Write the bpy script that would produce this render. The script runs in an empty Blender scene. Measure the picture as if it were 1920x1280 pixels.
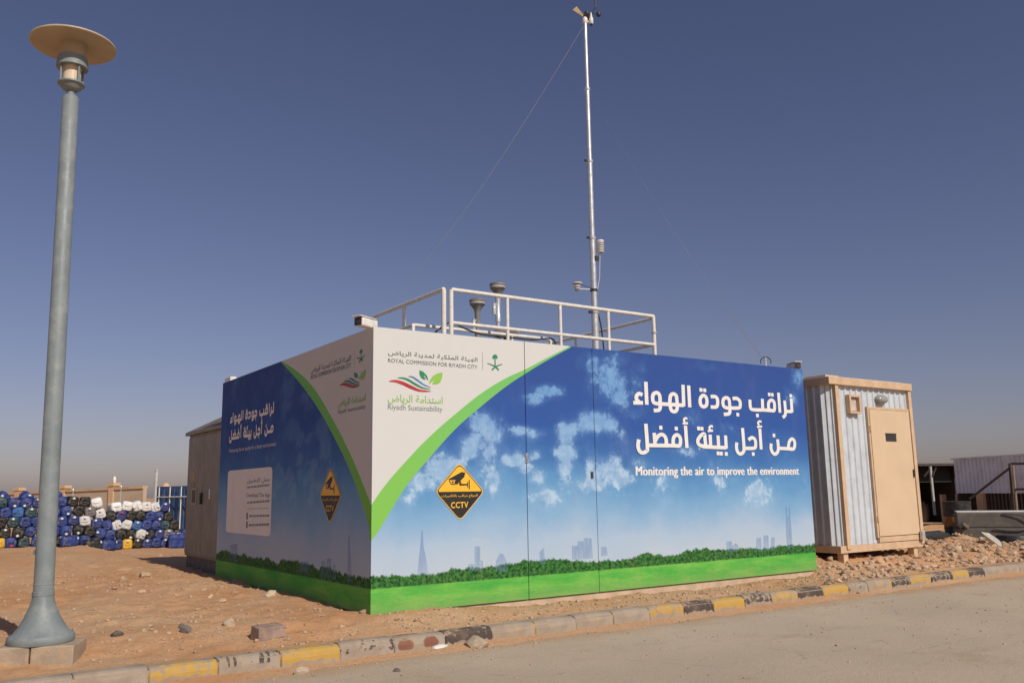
import bpy, bmesh, math, random
import numpy as np
from mathutils import Vector, Matrix, Quaternion
random.seed(7); rng = np.random.default_rng(7)
S = bpy.context.scene
COL = S.collection
# ------------------------------------------------------------------ camera
F, YAW, PITCH, ROLL = 1635.25, .5995, .1698, -.01655
CAM = np.array([-4.2588, -9.056, 1.5553])
_f = np.array([math.sin(YAW)*math.cos(PITCH), math.cos(YAW)*math.cos(PITCH), math.sin(PITCH)])
_r0 = np.array([math.cos(YAW), -math.sin(YAW), 0.]); _u0 = np.cross(_r0, _f)
_r = math.cos(ROLL)*_r0 + math.sin(ROLL)*_u0; _u = -math.sin(ROLL)*_r0 + math.cos(ROLL)*_u0
cd = bpy.data.cameras.new('camera'); cam = bpy.data.objects.new('camera', cd); COL.objects.link(cam)
cd.sensor_width = 36; cd.sensor_fit = 'HORIZONTAL'; cd.lens = F/1920*36; cd.clip_end = 3000; cd.clip_start = .05
M = Matrix.Identity(4)
for i in range(3):
    M[i][0] = _r[i]; M[i][1] = _u[i]; M[i][2] = -_f[i]; M[i][3] = CAM[i]
cam.matrix_world = M
S.camera = cam
# ------------------------------------------------------------------ sky, sun, exposure
SUN_EL, SUN_DX = math.radians(38), .06
w = bpy.data.worlds.new('World'); S.world = w; w.use_nodes = True
wn = w.node_tree.nodes; wl = w.node_tree.links; wn.clear()
sky = wn.new('ShaderNodeTexSky'); sky.sky_type = 'NISHITA'; sky.sun_disc = False
sky.sun_elevation = SUN_EL; sky.sun_rotation = math.pi - math.atan(SUN_DX)
sky.altitude = 600; sky.air_density = 1.0; sky.dust_density = 1.6; sky.ozone_density = 1.0
bg = wn.new('ShaderNodeBackground'); bg.inputs[1].default_value = .057
wo = wn.new('ShaderNodeOutputWorld'); tint = wn.new('ShaderNodeMix'); tint.data_type = 'RGBA'; tint.blend_type = 'MULTIPLY'; tint.inputs[0].default_value = 1   # dusty desert air: a little less green
tint.inputs[7].default_value = (1.09, .925, 1.09, 1); wl.new(sky.outputs[0], tint.inputs[6]); wl.new(tint.outputs[2], bg.inputs[0]); wl.new(bg.outputs[0], wo.inputs[0])
sd = bpy.data.lights.new('sun', 'SUN'); sd.energy = 3.5; sd.angle = math.radians(.5); sd.color = (1, .95, .86)
so = bpy.data.objects.new('sun', sd); COL.objects.link(so)
sv = Vector((SUN_DX*math.cos(SUN_EL), -math.cos(SUN_EL), math.sin(SUN_EL)))
so.rotation_mode = 'QUATERNION'; so.rotation_quaternion = (-sv).to_track_quat('-Z', 'Y'); so.location = (0, -20, 20)
S.view_settings.view_transform = 'Standard'; S.view_settings.look = 'None'
S.view_settings.exposure = 0; S.view_settings.gamma = 1
# ------------------------------------------------------------------ pixel helpers (photo pixels -> rays)
def ray(x, y): return _f + _r*(x-960)/F - _u*(y-640)/F
def onz(x, y, z): d = ray(x, y); return CAM + d*(z-CAM[2])/d[2]
def ony(x, y, Y): d = ray(x, y); return CAM + d*(Y-CAM[1])/d[1]
def onx(x, y, X): d = ray(x, y); return CAM + d*(X-CAM[0])/d[0]
def atd(x, y, dist): return CAM + ray(x, y)*dist
def uvR(x, y): p = ony(x, y, 0); return (p[0], p[2])
def uvL(x, y): p = onx(x, y, 0); return (-p[1], p[2])
def zat(X, Y, py):
    lo, hi = -2, 20
    for _ in range(50):
        m = (lo+hi)/2; d = np.array([X, Y, m])-CAM
        if 640-F*(d@_u)/(d@_f) > py: lo = m
        else: hi = m
    return m
FR = lambda u, v, o: (u, -o, v)          # right (south) face
FL = lambda s, v, o: (-o, -s, v)         # left (west) face
# ------------------------------------------------------------------ mesh builder
class MB:
    def __init__(s): s.v = []; s.f = []
    def add(s, vs, fs):
        n = len(s.v); s.v += [tuple(map(float, p)) for p in vs]; s.f += [tuple(i+n for i in q) for q in fs]; return s
    def box(s, x0, x1, y0, y1, z0, z1):
        return s.add([(x0,y0,z0),(x1,y0,z0),(x1,y1,z0),(x0,y1,z0),(x0,y0,z1),(x1,y0,z1),(x1,y1,z1),(x0,y1,z1)],
                     [(0,3,2,1),(4,5,6,7),(0,1,5,4),(1,2,6,5),(2,3,7,6),(3,0,4,7)])
    def tube(s, pts, r, n=8, cap=True):
        pts = [Vector(p) for p in pts]; rings = []; vs = []; fs = []
        rr = r if isinstance(r, (list, tuple)) else [r]*len(pts)
        prev = None
        for i, p in enumerate(pts):
            t = (pts[min(i+1, len(pts)-1)] - pts[max(i-1, 0)]).normalized()
            if prev is None:
                a = Vector((0,0,1)) if abs(t.z) < .9 else Vector((1,0,0)); nx = t.cross(a).normalized()
            else: nx = (prev - t*prev.dot(t)).normalized()
            prev = nx; ny = t.cross(nx)
            for k in range(n):
                a = 2*math.pi*k/n; vs.append(p + (nx*math.cos(a)+ny*math.sin(a))*rr[i])
        for i in range(len(pts)-1):
            for k in range(n): fs.append((i*n+k, i*n+(k+1)%n, (i+1)*n+(k+1)%n, (i+1)*n+k))
        if cap: fs += [tuple(range(n-1,-1,-1)), tuple(range((len(pts)-1)*n, len(pts)*n))]
        return s.add(vs, fs)
    def lathe(s, prof, c=(0,0,0), n=24, cap=True):
        vs = []; fs = []
        for r, z in prof:
            for k in range(n): a = 2*math.pi*k/n; vs.append((c[0]+r*math.cos(a), c[1]+r*math.sin(a), c[2]+z))
        for i in range(len(prof)-1):
            for k in range(n): fs.append((i*n+k, i*n+(k+1)%n, (i+1)*n+(k+1)%n, (i+1)*n+k))
        if cap: fs += [tuple(range(n-1,-1,-1)), tuple(range((len(prof)-1)*n, len(prof)*n))]
        return s.add(vs, fs)
    def poly(s, pts): return s.add(pts, [tuple(range(len(pts)))])
    def prism(s, base, top):
        n = len(base)
        return s.add(list(base)+list(top), [tuple(range(n-1,-1,-1)), tuple(range(n,2*n))]+[(i,(i+1)%n,n+(i+1)%n,n+i) for i in range(n)])
    def build(s, name, mat, parent=None, smooth=False, bevel=0, origin=None):
        me = bpy.data.meshes.new(name)
        vs = s.v if origin is None else [(a-origin[0], b-origin[1], c-origin[2]) for a, b, c in s.v]
        me.from_pydata(vs, [], s.f); me.update()
        return link(me, name, mat, parent, smooth, bevel, origin)
def link(me, name, mat, parent=None, smooth=False, bevel=0, origin=None):
    o = bpy.data.objects.new(name, me); COL.objects.link(o)
    if mat is not None: me.materials.clear(); me.materials.append(mat)
    if smooth:
        me.polygons.foreach_set('use_smooth', [True]*len(me.polygons))
        try: me.set_sharp_from_angle(angle=math.radians(40))
        except Exception: pass
    if bevel:
        m = o.modifiers.new('bevel', 'BEVEL'); m.width = bevel; m.segments = 2; m.limit_method = 'ANGLE'
    if origin is not None and parent is None: o.location = origin
    if parent is not None: o.parent = parent
    return o
def tag(o, label=None, cat=None, group=None, kind=None):
    if label: o['label'] = label
    if cat: o['category'] = cat
    if group: o['group'] = group
    if kind: o['kind'] = kind
    return o
def thing(name, loc, label, cat, group=None):
    o = bpy.data.objects.new(name, None); COL.objects.link(o); o.location = loc; o.empty_display_size = .1
    return tag(o, label, cat, group)
# ------------------------------------------------------------------ materials
def srgb(r, g, b):
    f = lambda c: (c/255/12.92) if c/255 <= .04045 else ((c/255+.055)/1.055)**2.4
    return (f(r), f(g), f(b))
class NT:
    def __init__(s, name):
        s.m = bpy.data.materials.new(name); s.m.use_nodes = True; t = s.m.node_tree; s.n = t.nodes; s.l = t.links; s.n.clear()
        s.out = s.n.new('ShaderNodeOutputMaterial'); s.b = s.n.new('ShaderNodeBsdfPrincipled'); s.l.new(s.b.outputs[0], s.out.inputs[0])
        s.tc = s.n.new('ShaderNodeTexCoord'); s.co = s.tc.outputs['Object']
    def set(s, sock, v):
        if hasattr(v, 'is_output') : s.l.new(v, sock)
        elif isinstance(v, tuple) and len(v) == 3 and sock.type == 'RGBA': sock.default_value = (*v, 1)
        else: sock.default_value = v
    def math(s, op, a, b=0., c=0., clamp=False):
        n = s.n.new('ShaderNodeMath'); n.operation = op; n.use_clamp = clamp
        for i, v in enumerate((a, b, c)): s.set(n.inputs[i], v)
        return n.outputs[0]
    def noise(s, scale, detail=4, rough=.55, vec=None, col=False, dist=0):
        n = s.n.new('ShaderNodeTexNoise'); n.inputs['Scale'].default_value = scale; n.inputs['Detail'].default_value = detail
        n.inputs['Roughness'].default_value = rough; n.inputs['Distortion'].default_value = dist
        s.l.new(vec if vec is not None else s.co, n.inputs['Vector']); return n.outputs[1 if col else 0]
    def voro(s, scale, vec=None, out='Distance', feat='F1'):
        n = s.n.new('ShaderNodeTexVoronoi'); n.feature = feat; n.inputs['Scale'].default_value = scale
        s.l.new(vec if vec is not None else s.co, n.inputs['Vector']); return n.outputs[out]
    def ramp(s, v, lo, hi, a=0., b=1., smooth=True):
        n = s.n.new('ShaderNodeMapRange'); n.interpolation_type = 'SMOOTHSTEP' if smooth else 'LINEAR'
        for i, x in enumerate((v, lo, hi, a, b)): s.set(n.inputs[i], x)
        return n.outputs[0]
    def mix(s, fac, a, b, mode='MIX'):
        n = s.n.new('ShaderNodeMix'); n.data_type = 'RGBA'; n.blend_type = mode
        s.set(n.inputs[0], fac); s.set(n.inputs[6], a); s.set(n.inputs[7], b); return n.outputs[2]
    def map(s, scale=(1,1,1), loc=(0,0,0), rot=(0,0,0)):
        n = s.n.new('ShaderNodeMapping'); n.inputs['Scale'].default_value = scale; n.inputs['Location'].default_value = loc; n.inputs['Rotation'].default_value = rot
        s.l.new(s.co, n.inputs[0]); return n.outputs[0]
    def xyz(s):
        n = s.n.new('ShaderNodeSeparateXYZ'); s.l.new(s.co, n.inputs[0]); return n.outputs
    def bump(s, h, strength=.3, dist=.02):
        n = s.n.new('ShaderNodeBump'); n.inputs['Strength'].default_value = strength; n.inputs['Distance'].default_value = dist
        s.set(n.inputs['Height'], h); s.l.new(n.outputs[0], s.b.inputs['Normal'])
    def fin(s, color, rough=.6, metal=0., spec=.5):
        s.set(s.b.inputs['Base Color'], color); s.set(s.b.inputs['Roughness'], rough); s.b.inputs['Metallic'].default_value = metal
        s.b.inputs['Specular IOR Level'].default_value = spec
        return s.m
def mat(name, c, rough=.6, var=.12, scale=6, metal=0., bump=0., bscale=60, dirt=None, dirt_amt=.5, spec=.4, rnd=0.):
    t = NT(name); n = t.noise(scale, 5)
    lo = tuple(x*(1-var) for x in c); hi = tuple(min(1, x*(1+var)) for x in c)
    col = t.mix(t.ramp(n, .3, .7), lo, hi)
    if rnd:
        oi = t.n.new('ShaderNodeObjectInfo'); h = t.n.new('ShaderNodeHueSaturation'); t.l.new(col, h.inputs['Color'])
        t.set(h.inputs['Value'], t.ramp(oi.outputs['Random'], 0, 1, 1-rnd, 1+rnd, False)); col = h.outputs[0]
    if dirt:
        d = t.ramp(t.noise(scale*1.7, 8, .65, t.map(loc=(3.3, 1.7, .4))), .45, .7, 0, dirt_amt); col = t.mix(d, col, dirt)
    if bump: t.bump(t.noise(bscale, 4), bump, .01)
    return t.fin(col, t.ramp(t.noise(scale*2, 3), .3, .7, rough*.85, min(1, rough*1.15)), metal, spec)
DUST = (.52, .34, .2)
# ---- terrain material
def dirt_mat():
    t = NT('dirt'); big = t.noise(.35, 4, .5); mid = t.noise(1.6, 6, .6); fine = t.noise(14, 8, .7); grit = t.noise(70, 4, .7)
    c = t.mix(t.ramp(big, .35, .65), (.60, .31, .145), (.66, .395, .215))
    c = t.mix(t.ramp(mid, .42, .7, 0, .75), c, (.66, .43, .25))
    c = t.mix(t.ramp(fine, .5, .72, 0, .5), c, (.40, .21, .10))
    v = t.voro(38, out='Distance'); vc = t.n.new('ShaderNodeTexVoronoi'); vc.inputs['Scale'].default_value = 38; t.l.new(t.co, vc.inputs[0])
    sep = t.n.new('ShaderNodeSeparateColor'); t.l.new(vc.outputs['Color'], sep.inputs[0])
    peb = t.math('MULTIPLY', t.ramp(v, .28, .36, 1, 0), t.ramp(sep.outputs[0], .62, .7))
    peb = t.math('MULTIPLY', peb, t.ramp(mid, .4, .55, .15, 1))
    pc = t.mix(sep.outputs[1], (.62, .5, .38), (.36, .27, .2))
    c = t.mix(peb, c, pc)
    c = t.mix(t.ramp(grit, .35, .7, .28, 0), c, (.22, .12, .06))
    h = t.math('ADD', t.math('MULTIPLY', fine, .6), t.math('ADD', t.math('MULTIPLY', grit, .25), t.math('MULTIPLY', peb, .35)))
    t.bump(h, .85, .035)
    return t.fin(c, .95, 0, .15)
def road_mat():
    t = NT('dusty_asphalt'); big = t.noise(.5, 5, .55); mid = t.noise(2.2, 7, .65, t.map((.5, 1.6, 1))); grit = t.noise(110, 3, .7); fine = t.noise(18, 6, .7)
    c = t.mix(t.ramp(big, .35, .65), (.61, .485, .345), (.70, .555, .395))
    c = t.mix(t.ramp(mid, .5, .72, 0, .55), c, (.64, .5, .36))
    c = t.mix(t.ramp(mid, .28, .45, .45, 0), c, (.44, .36, .275))
    y = t.xyz()[1]
    ed = t.math('ADD', y, t.math('MULTIPLY', t.noise(1.1, 5), .9))
    c = t.mix(t.ramp(ed, -1.25, -.62, 0, .85), c, (.58, .335, .155))
    dp = t.ramp(t.noise(.8, 5, .6, t.map(loc=(7, 3, 0))), .58, .7, 0, .55); c = t.mix(dp, c, (.53, .33, .19))
    c = t.mix(t.ramp(grit, .38, .66, .55, 0), c, (.22, .17, .125))
    v = t.voro(55); c = t.mix(t.math('MULTIPLY', t.ramp(v, .12, .2, 1, 0), t.ramp(fine, .5, .58)), c, (.13, .1, .08))
    ck = t.voro(.55, t.n_add if False else t.map((1, 1.3, 1)), 'Distance', 'DISTANCE_TO_EDGE')
    wob = t.math('ADD', ck, t.math('MULTIPLY', t.noise(5, 4), .05))
    c = t.mix(t.ramp(wob, .022, .030, .28, 0), c, (.15, .115, .09))
    t.bump(t.math('ADD', t.math('MULTIPLY', grit, .5), t.math('MULTIPLY', fine, .9)), .8, .016)
    return t.fin(c, .9, 0, .25)
M_dirt = dirt_mat(); M_road = road_mat()
def stone_mat(name, a, b):
    t = NT(name); oi = t.n.new('ShaderNodeObjectInfo')
    c = t.mix(t.ramp(t.noise(9, 6, .6), .35, .65), a, b)
    h = t.n.new('ShaderNodeHueSaturation'); t.l.new(c, h.inputs['Color']); t.set(h.inputs['Value'], t.ramp(oi.outputs['Random'], 0, 1, .75, 1.2, False))
    t.bump(t.noise(45, 5, .7), .5, .01); return t.fin(h.outputs[0], .95, 0, .15)
M_stone = stone_mat('limestone', (.46, .34, .23), (.6, .48, .35)); M_flint = stone_mat('dark_flint', (.13, .11, .10), (.24, .2, .17))
M_grav = stone_mat('gravel', (.46, .29, .17), (.6, .44, .3)); M_rub = stone_mat('rubble', (.45, .30, .185), (.60, .44, .295))
# ------------------------------------------------------------------ terrain
def sstep(a, b, x): t = np.clip((x-a)/(b-a), 0, 1); return t*t*(3-2*t)
def vnoise(x, y, seed=0):
    xi = np.floor(x).astype(np.int64); yi = np.floor(y).astype(np.int64); xf = x-xi; yf = y-yi
    def hsh(a, b):
        n = (a*374761393 + b*668265263 + seed*1274126177) & 0xffffffff; n = ((n ^ (n >> 13))*1274126177) & 0xffffffff
        return ((n ^ (n >> 16)) & 0xffff)/65535.
    u = xf*xf*(3-2*xf); v = yf*yf*(3-2*yf)
    return (hsh(xi, yi)*(1-u)+hsh(xi+1, yi)*u)*(1-v)+(hsh(xi, yi+1)*(1-u)+hsh(xi+1, yi+1)*u)*v
def fbm(x, y, o=4, seed=0): return sum((vnoise(x*2**k, y*2**k, seed+k)-.5)*.5**k for k in range(o))
def hgt(x, y, rough=True):
    x = np.asarray(x, float); y = np.asarray(y, float)
    left = .155 + .125*sstep(-.85, .4, y) + .03*sstep(.4, 5, y) + .09*sstep(5, 15, y)
    front = .150 + (.10 - .095*sstep(.0, 3.0, x))*sstep(-.85, -.05, y)
    right = .155 + .15*sstep(-.6, .4, y) + .06*sstep(.5, 1.5, y) - .16*sstep(3.5, 9, y)
    z = left*(1-sstep(-.7, .15, x)) + front*sstep(-.7, .15, x)*(1-sstep(7.4, 8.1, x)) + right*sstep(7.4, 8.1, x)
    if rough:
        near = np.exp(-np.maximum(0, np.abs(y)-12)/10)
        k = sstep(-.86, -.6, y)
        a = fbm(x*1.3, y*1.3, 3, 1)*.05 + fbm(x*5, y*5, 3, 5)*(.022+.022*np.exp(-((x+1.2)/1.6)**2)) + np.maximum(0, fbm(x*9, y*9, 2, 9))*.02
        rb = sstep(7.6, 8.4, x)*sstep(-.5, 0, y)*(1-sstep(5, 8, y)); a = a + rb*np.maximum(0, fbm(x*3.2, y*3.2, 3, 21))*.16
        z = z + a*near*(.25+.75*k)
    return z
def axis(lo, a, b, step, hi):
    mid = np.arange(a, b+1e-6, step); out = [b]; s = step
    while out[-1] < hi: s *= 1.25; out.append(out[-1]+s)
    o2 = [a]; s = step
    while o2[-1] > lo: s *= 1.25; o2.append(o2[-1]-s)
    return np.concatenate([np.array(o2[:0:-1]), mid, np.array(out[1:])])
xs = axis(-800, -7, 14, .055, 900); ys = np.concatenate([[-.87], axis(-.8, -.8, 9, .055, 900)])
X, Y = np.meshgrid(xs, ys); Z = hgt(X, Y); nx_, ny_ = len(xs), len(ys)
me = bpy.data.meshes.new('dirt_ground'); V = np.stack([X, Y, Z], -1).reshape(-1, 3)
i0 = (np.arange(ny_-1)[:, None]*nx_ + np.arange(nx_-1)[None]).ravel()
Q = np.stack([i0, i0+1, i0+nx_+1, i0+nx_], -1)
me.from_pydata(V.tolist(), [], Q.tolist()); me.update()
tag(link(me, 'dirt_ground', M_dirt, smooth=True), kind='structure')
tag(MB().add([(-800, -16, 0), (900, -16, 0), (900, -.98, 0), (-800, -.98, 0)], [(0,1,2,3)]).build('road', M_road), kind='structure')
tag(MB().add([(-800, -800, -.02), (900, -800, -.02), (900, -15.9, -.02), (-800, -15.9, -.02)], [(0,1,2,3)]).build('far_ground', M_dirt), kind='structure')
# kerb
KY = -1.02
def kerb_mat(name, paint, wear, blot=False, scrib=False):
    t = NT(name); n = t.noise(13, 6, .65); conc = t.mix(t.ramp(t.noise(5, 5), .3, .7), (.27, .225, .18), (.40, .335, .265))
    conc = t.mix(t.ramp(t.noise(40, 3), .45, .7, 0, .4), conc, (.2, .165, .13))
    c = conc; oi = t.n.new('ShaderNodeObjectInfo')
    if paint:
        nn = t.math('ADD', n, t.math('MULTIPLY', t.math('SUBTRACT', t.noise(3.1, 3), .5), .7))
        nn = t.math('ADD', nn, t.ramp(oi.outputs['Random'], 0, 1, -.07, .07, False))
        z = t.xyz()[2]; nn = t.math('SUBTRACT', nn, t.ramp(z, .03, .07, .3, 0)); nn = t.math('SUBTRACT', nn, t.ramp(z, .135, .165, 0, .12))
        msk = t.ramp(nn, wear-.05, wear+.05)
        if scrib:
            m2 = t.ramp(t.noise(9, 3, .6, t.map((2.2, 1, .7))), .56, .6); msk = t.math('MULTIPLY', m2, t.ramp(z, .07, .09))
        if blot:
            x = t.xyz()[0]; a = t.math('ABSOLUTE', t.math('SUBTRACT', t.math('ABSOLUTE', t.math('ADD', x, .02)), .14)); zq = t.math('MULTIPLY', t.math('SUBTRACT', t.xyz()[2], .08), 1.5); d = t.math('ADD', t.math('SQRT', t.math('ADD', t.math('MULTIPLY', a, a), t.math('MULTIPLY', zq, zq))), t.math('MULTIPLY', t.noise(16, 4), .06))
            msk = t.math('MULTIPLY', t.ramp(d, .105, .13, 1, 0), t.ramp(z, .03, .05))
        c = t.mix(msk, conc, t.mix(t.noise(20, 4), tuple(.75*q for q in paint), paint))
    c = t.mix(t.ramp(t.noise(2.4, 5, .6, t.map(loc=(4, 4, 4))), .45, .72, .1, .6), c, DUST)
    t.bump(t.noise(60, 5, .7), .4, .008); return t.fin(c, .85, 0, .25)
YEL = (.54, .33, .065); BLK = (.035, .036, .042)
KM = {'y': kerb_mat('kerb_yellow', YEL, .35), 'f': kerb_mat('kerb_faded_yellow', YEL, .56), 'k': kerb_mat('kerb_black', BLK, .35), 'd': kerb_mat('kerb_worn_black', BLK, .5),
      'g': kerb_mat('kerb_grey', None, 0), 'r': kerb_mat('kerb_red_blotch', (.2, .075, .05), .5, blot=True), 's': kerb_mat('kerb_scribble', BLK, .5, scrib=True)}
kerb = tag(MB().box(-60, 90, KY+.016, -.85, -.1, .128).build('kerb', KM['g']), kind='structure')
jx = [(409,1257),(527,1243),(638,1226),(740,1210),(835,1196),(924,1185),(1005,1178),(1081,1166),(1151,1158),(1219,1147),(1283,1139),(1338,1131),(1397,1124),(1447,1118),(1496,1112),(1545,1106),(1592,1101),(1628,1097),(1673,1092),(1708,1088),(1747,1084),(1786,1080),(1817,1076),(1846,1073)]
jX = [float(ony(a, b, KY)[0]) for a, b in jx]
cols = list('sydrkfgfgykykykydfkykyk')
st = list(zip(jX[:-1], jX[1:], cols))
x = jX[0]
for c in 'yggfgdgy': st.append((x-.57, x, c)); x -= .57
x = jX[-1]
for i in range(30): st.append((x, x+.6, 'gggfgdggfg'[i % 10])); x += .6
def kerb_mesh(L):
    b = bmesh.new(); prof = [(-.008, -.12), (0, .085), (.010, .118), (.030, .142), (.062, .156), (.165, .158), (.165, -.12)]
    jit = [random.uniform(-.004, .004) for _ in prof]
    vs = [[b.verts.new((sx, p[0]+j, p[1]+j*.5)) for p, j in zip(prof, jit)] for sx in (-L/2, -L/2+.012, 0, L/2-.012, L/2)]
    for a in (0, -1):
        for v, p in zip(vs[a], prof): v.co.y += (.008 if p[0] < .05 else 0); v.co.z -= (.006 if p[1] > .1 else 0)
    for a in range(4):
        for k in range(len(prof)): b.faces.new((vs[a][k], vs[a+1][k], vs[a+1][(k+1) % len(prof)], vs[a][(k+1) % len(prof)]))
    b.faces.new(vs[0]); b.faces.new(vs[-1][::-1]); bmesh.ops.recalc_face_normals(b, faces=b.faces)
    m = bpy.data.meshes.new('kerb_stone'); b.to_mesh(m); b.free(); return m
for x0, x1, c in sorted(st):
    o = link(kerb_mesh(x1-x0-.006), 'kerb_stone', KM[c], kerb); o.location = ((x0+x1)/2, KY+random.uniform(-.008, .008), random.uniform(-.006, .008)); o.rotation_euler = (0, random.uniform(-.006, .006), random.uniform(-.008, .008))
# ------------------------------------------------------------------ monitoring station
PB, PT, RL, LL = .25, 3.45, 7.70, 5.94
U1, U2 = 2.1205, 3.2419
# cloud density blobs traced as (px, py, rx, ry, strength)
blobs = [(1030,733,26,12,1),(1000,748,22,12,.9),(908,795,30,26,1),(925,805,24,20,.8),(888,828,18,16,1.1),(880,848,14,8,.9),(917,845,10,9,.8),(975,806,18,9,1),(1000,812,22,10,.8),
  (1060,808,16,22,1),(1080,800,26,16,.9),(1115,790,34,20,1.1),(1140,795,20,18,.9),(1060,850,14,16,1),(1058,880,12,14,.9),(965,862,14,9,1.1),(985,880,16,10,.8),(1003,856,9,7,.9),(1008,895,20,14,.8),
  (1115,685,24,28,.75),(1140,712,36,34,.85),(1160,745,24,22,.9),(1150,675,34,18,.7),(1195,720,18,30,.6),(1190,775,22,14,.6),(1200,690,14,12,.5),(1168,812,8,14,.7),(1300,780,26,26,.55),(1325,690,30,12,.4),(1335,688,10,10,.5),
  (1500,705,18,26,.75),(1485,745,14,24,.6),(1510,680,16,12,.6),(1350,800,50,12,.45),(1420,810,40,14,.35),(835,885,26,20,.9),(800,905,22,12,.8),(890,895,18,14,.5),(920,905,22,20,.6),(765,935,14,8,.5),
  (1140,880,30,16,.7),(1170,895,26,16,.7),(1100,905,30,16,.7),(1200,870,20,14,.6),(1240,900,40,18,.5),(1020,925,40,14,.5),(1420,925,24,20,.6),(1440,905,14,20,.5),(1360,900,30,10,.45),(1290,845,36,12,.45)]
BU = []
for x, y, rx, ry, s in blobs:
    u, v = uvR(x, y); du = uvR(x+rx, y)[0]-u; dv = v-uvR(x, y+ry)[1]; BU.append((u, v, abs(du), abs(dv), s))
def dens(u, v, L):
    d = np.zeros_like(u)
    for a, b, ra, rb, s in BU:
        if L: a = -.55-a*.62
        d = np.maximum(d, s*np.exp(-.6*(((u-a)/ra)**2+((v-b)/rb)**2)))
    return d
fcW = [(697.6,945.5),(721.6,910),(760,865.5),(808,816),(856,774),(904,736),(952,707),(981,694),(1029,669),(1069,649)]
fcG = [(697.6,1013),(707,999),(728,965),(760,913.5),(808,855),(856,802),(904,760),(952,722),(983,701.5),(1029,673.5),(1072,650)]
flW = [(697.6,949),(681,908),(657,851),(624,786),(584,722),(556,695),(529,677.6)]
flG = [(697.6,1002),(681,951),(657,884),(624,815),(592,759),(559,714),(527,678.8)]
def print_mat(name, left):
    t = NT(name); X, Y, Z = t.xyz()
    u = Y if left else X; v = Z
    def curve(pts):
        n = t.n.new('ShaderNodeFloatCurve'); c = n.mapping.curves[0]
        P = [uvL(*p) if left else uvR(*p) for p in pts]; P = sorted((abs(a)/8, b/4) for a, b in P)
        P[0] = (0, P[0][1]); e = P[-1][0]
        c.points[0].location = P[0]; c.points[1].location = (1, 1)
        for q in P[1:]: c.points.new(*q)
        k = c.points.new(e+.012, 1)
        for q in c.points:
            if q.location[0] > e-.001: q.handle_type = 'VECTOR'
        n.mapping.update(); t.set(n.inputs['Value'], t.math('DIVIDE', u, 8.)); return t.math('MULTIPLY', n.outputs[0], 4.)
    cr = t.n.new('ShaderNodeValToRGB'); el = cr.color_ramp.elements
    stops = [(.65,(176,190,202)),(.95,(164,184,204)),(1.25,(130,168,200)),(1.6,(96,146,190)),(1.95,(68,113,170)),(2.4,(54,88,154)),(3.45,(54,80,142))]
    el[0].position = stops[0][0]/4; el[0].color = (*srgb(*stops[0][1]), 1); el[1].position = stops[-1][0]/4; el[1].color = (*srgb(*stops[-1][1]), 1)
    for z, c in stops[1:-1]: e = el.new(z/4); e.color = (*srgb(*c), 1)
    wob = t.math('ADD', v, t.math('MULTIPLY', t.math('SUBTRACT', t.noise(.9, 4, .6), .5), .75))
    t.set(cr.inputs[0], t.math('DIVIDE', wob, 4.)); c = cr.outputs[0]
    at = t.n.new('ShaderNodeAttribute'); at.attribute_name = 'dens'; de = at.outputs['Fac']
    n1 = t.noise(4.6, 8, .64, dist=.35); n2 = t.noise(1.3, 5, .6)
    base = t.math('ADD', de, t.math('MULTIPLY', t.math('SUBTRACT', n1, .5), 1.25))
    low = t.math('MULTIPLY', t.ramp(v, 1.0, 1.5, 0, 1), t.ramp(v, 1.8, 2.5, 1, 0))
    wis = t.math('MULTIPLY', low, t.ramp(n2, .45, .62, 0, .5))
    m = t.ramp(t.math('ADD', base, wis), .42, .8, 0, .22 if left else .72)
    cc = t.mix(t.ramp(v, 1.2, 2.9), srgb(186, 208, 222), srgb(122, 164, 206)); cc = t.mix(t.ramp(n1, .4, .65, .45, 0), cc, srgb(92, 138, 190))
    halo = t.ramp(t.math('ADD', t.math('ADD', de, t.math('MULTIPLY', t.math('SUBTRACT', n1, .5), .9)), wis), .18, .85, 0, .10 if left else .36)
    c = t.mix(halo, c, t.mix(t.ramp(v, 1.2, 2.9), srgb(160, 192, 214), srgb(98, 142, 192)))
    n3 = t.noise(11, 8, .68, dist=.3); core = t.ramp(t.math('ADD', base, t.math('ADD', wis, t.math('MULTIPLY', t.math('SUBTRACT', n3, .5), .8))), .50, .84, 0, .16 if left else .9)
    c = t.mix(core, c, t.mix(t.ramp(n3, .35, .55, .4, 0), cc, srgb(104, 150, 196)))
    # trees and grass
    nt = t.noise(5.5, 5, .6, t.map((1, 1, 0))); nt2 = t.noise(26, 3, .6)
    edge = t.math('ADD', .535, t.math('ADD', t.math('MULTIPLY', nt, .17), t.math('MULTIPLY', nt2, .07)))
    edge = t.math('ADD', edge, t.ramp(t.noise(.7, 2, .5, t.map((1, 1, 0))), .4, .6, -.02, .05))
    tm = t.ramp(t.math('SUBTRACT', edge, v), -.012, .018)
    tcol = t.mix(t.ramp(t.noise(22, 5, .65), .35, .65), srgb(22, 58, 34), srgb(74, 128, 62))
    c = t.mix(tm, c, tcol)
    gcol = t.mix(t.ramp(t.noise(1, 5, .6, t.map((1.2, 1.2, 7))), .35, .7), srgb(80, 168, 72), srgb(126, 188, 86))
    gcol = t.mix(t.ramp(v, .25, .42, .45, 0), gcol, srgb(76, 164, 78)); gcol = t.mix(t.ramp(t.noise(30, 3, .6, t.map((.4, .4, 2))), .4, .7, .25, 0), gcol, srgb(48, 138, 50))
    c = t.mix(t.ramp(t.math('ADD', v, t.math('MULTIPLY', t.noise(18, 3), .02)), .52, .545, 1, 0), c, gcol)
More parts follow.
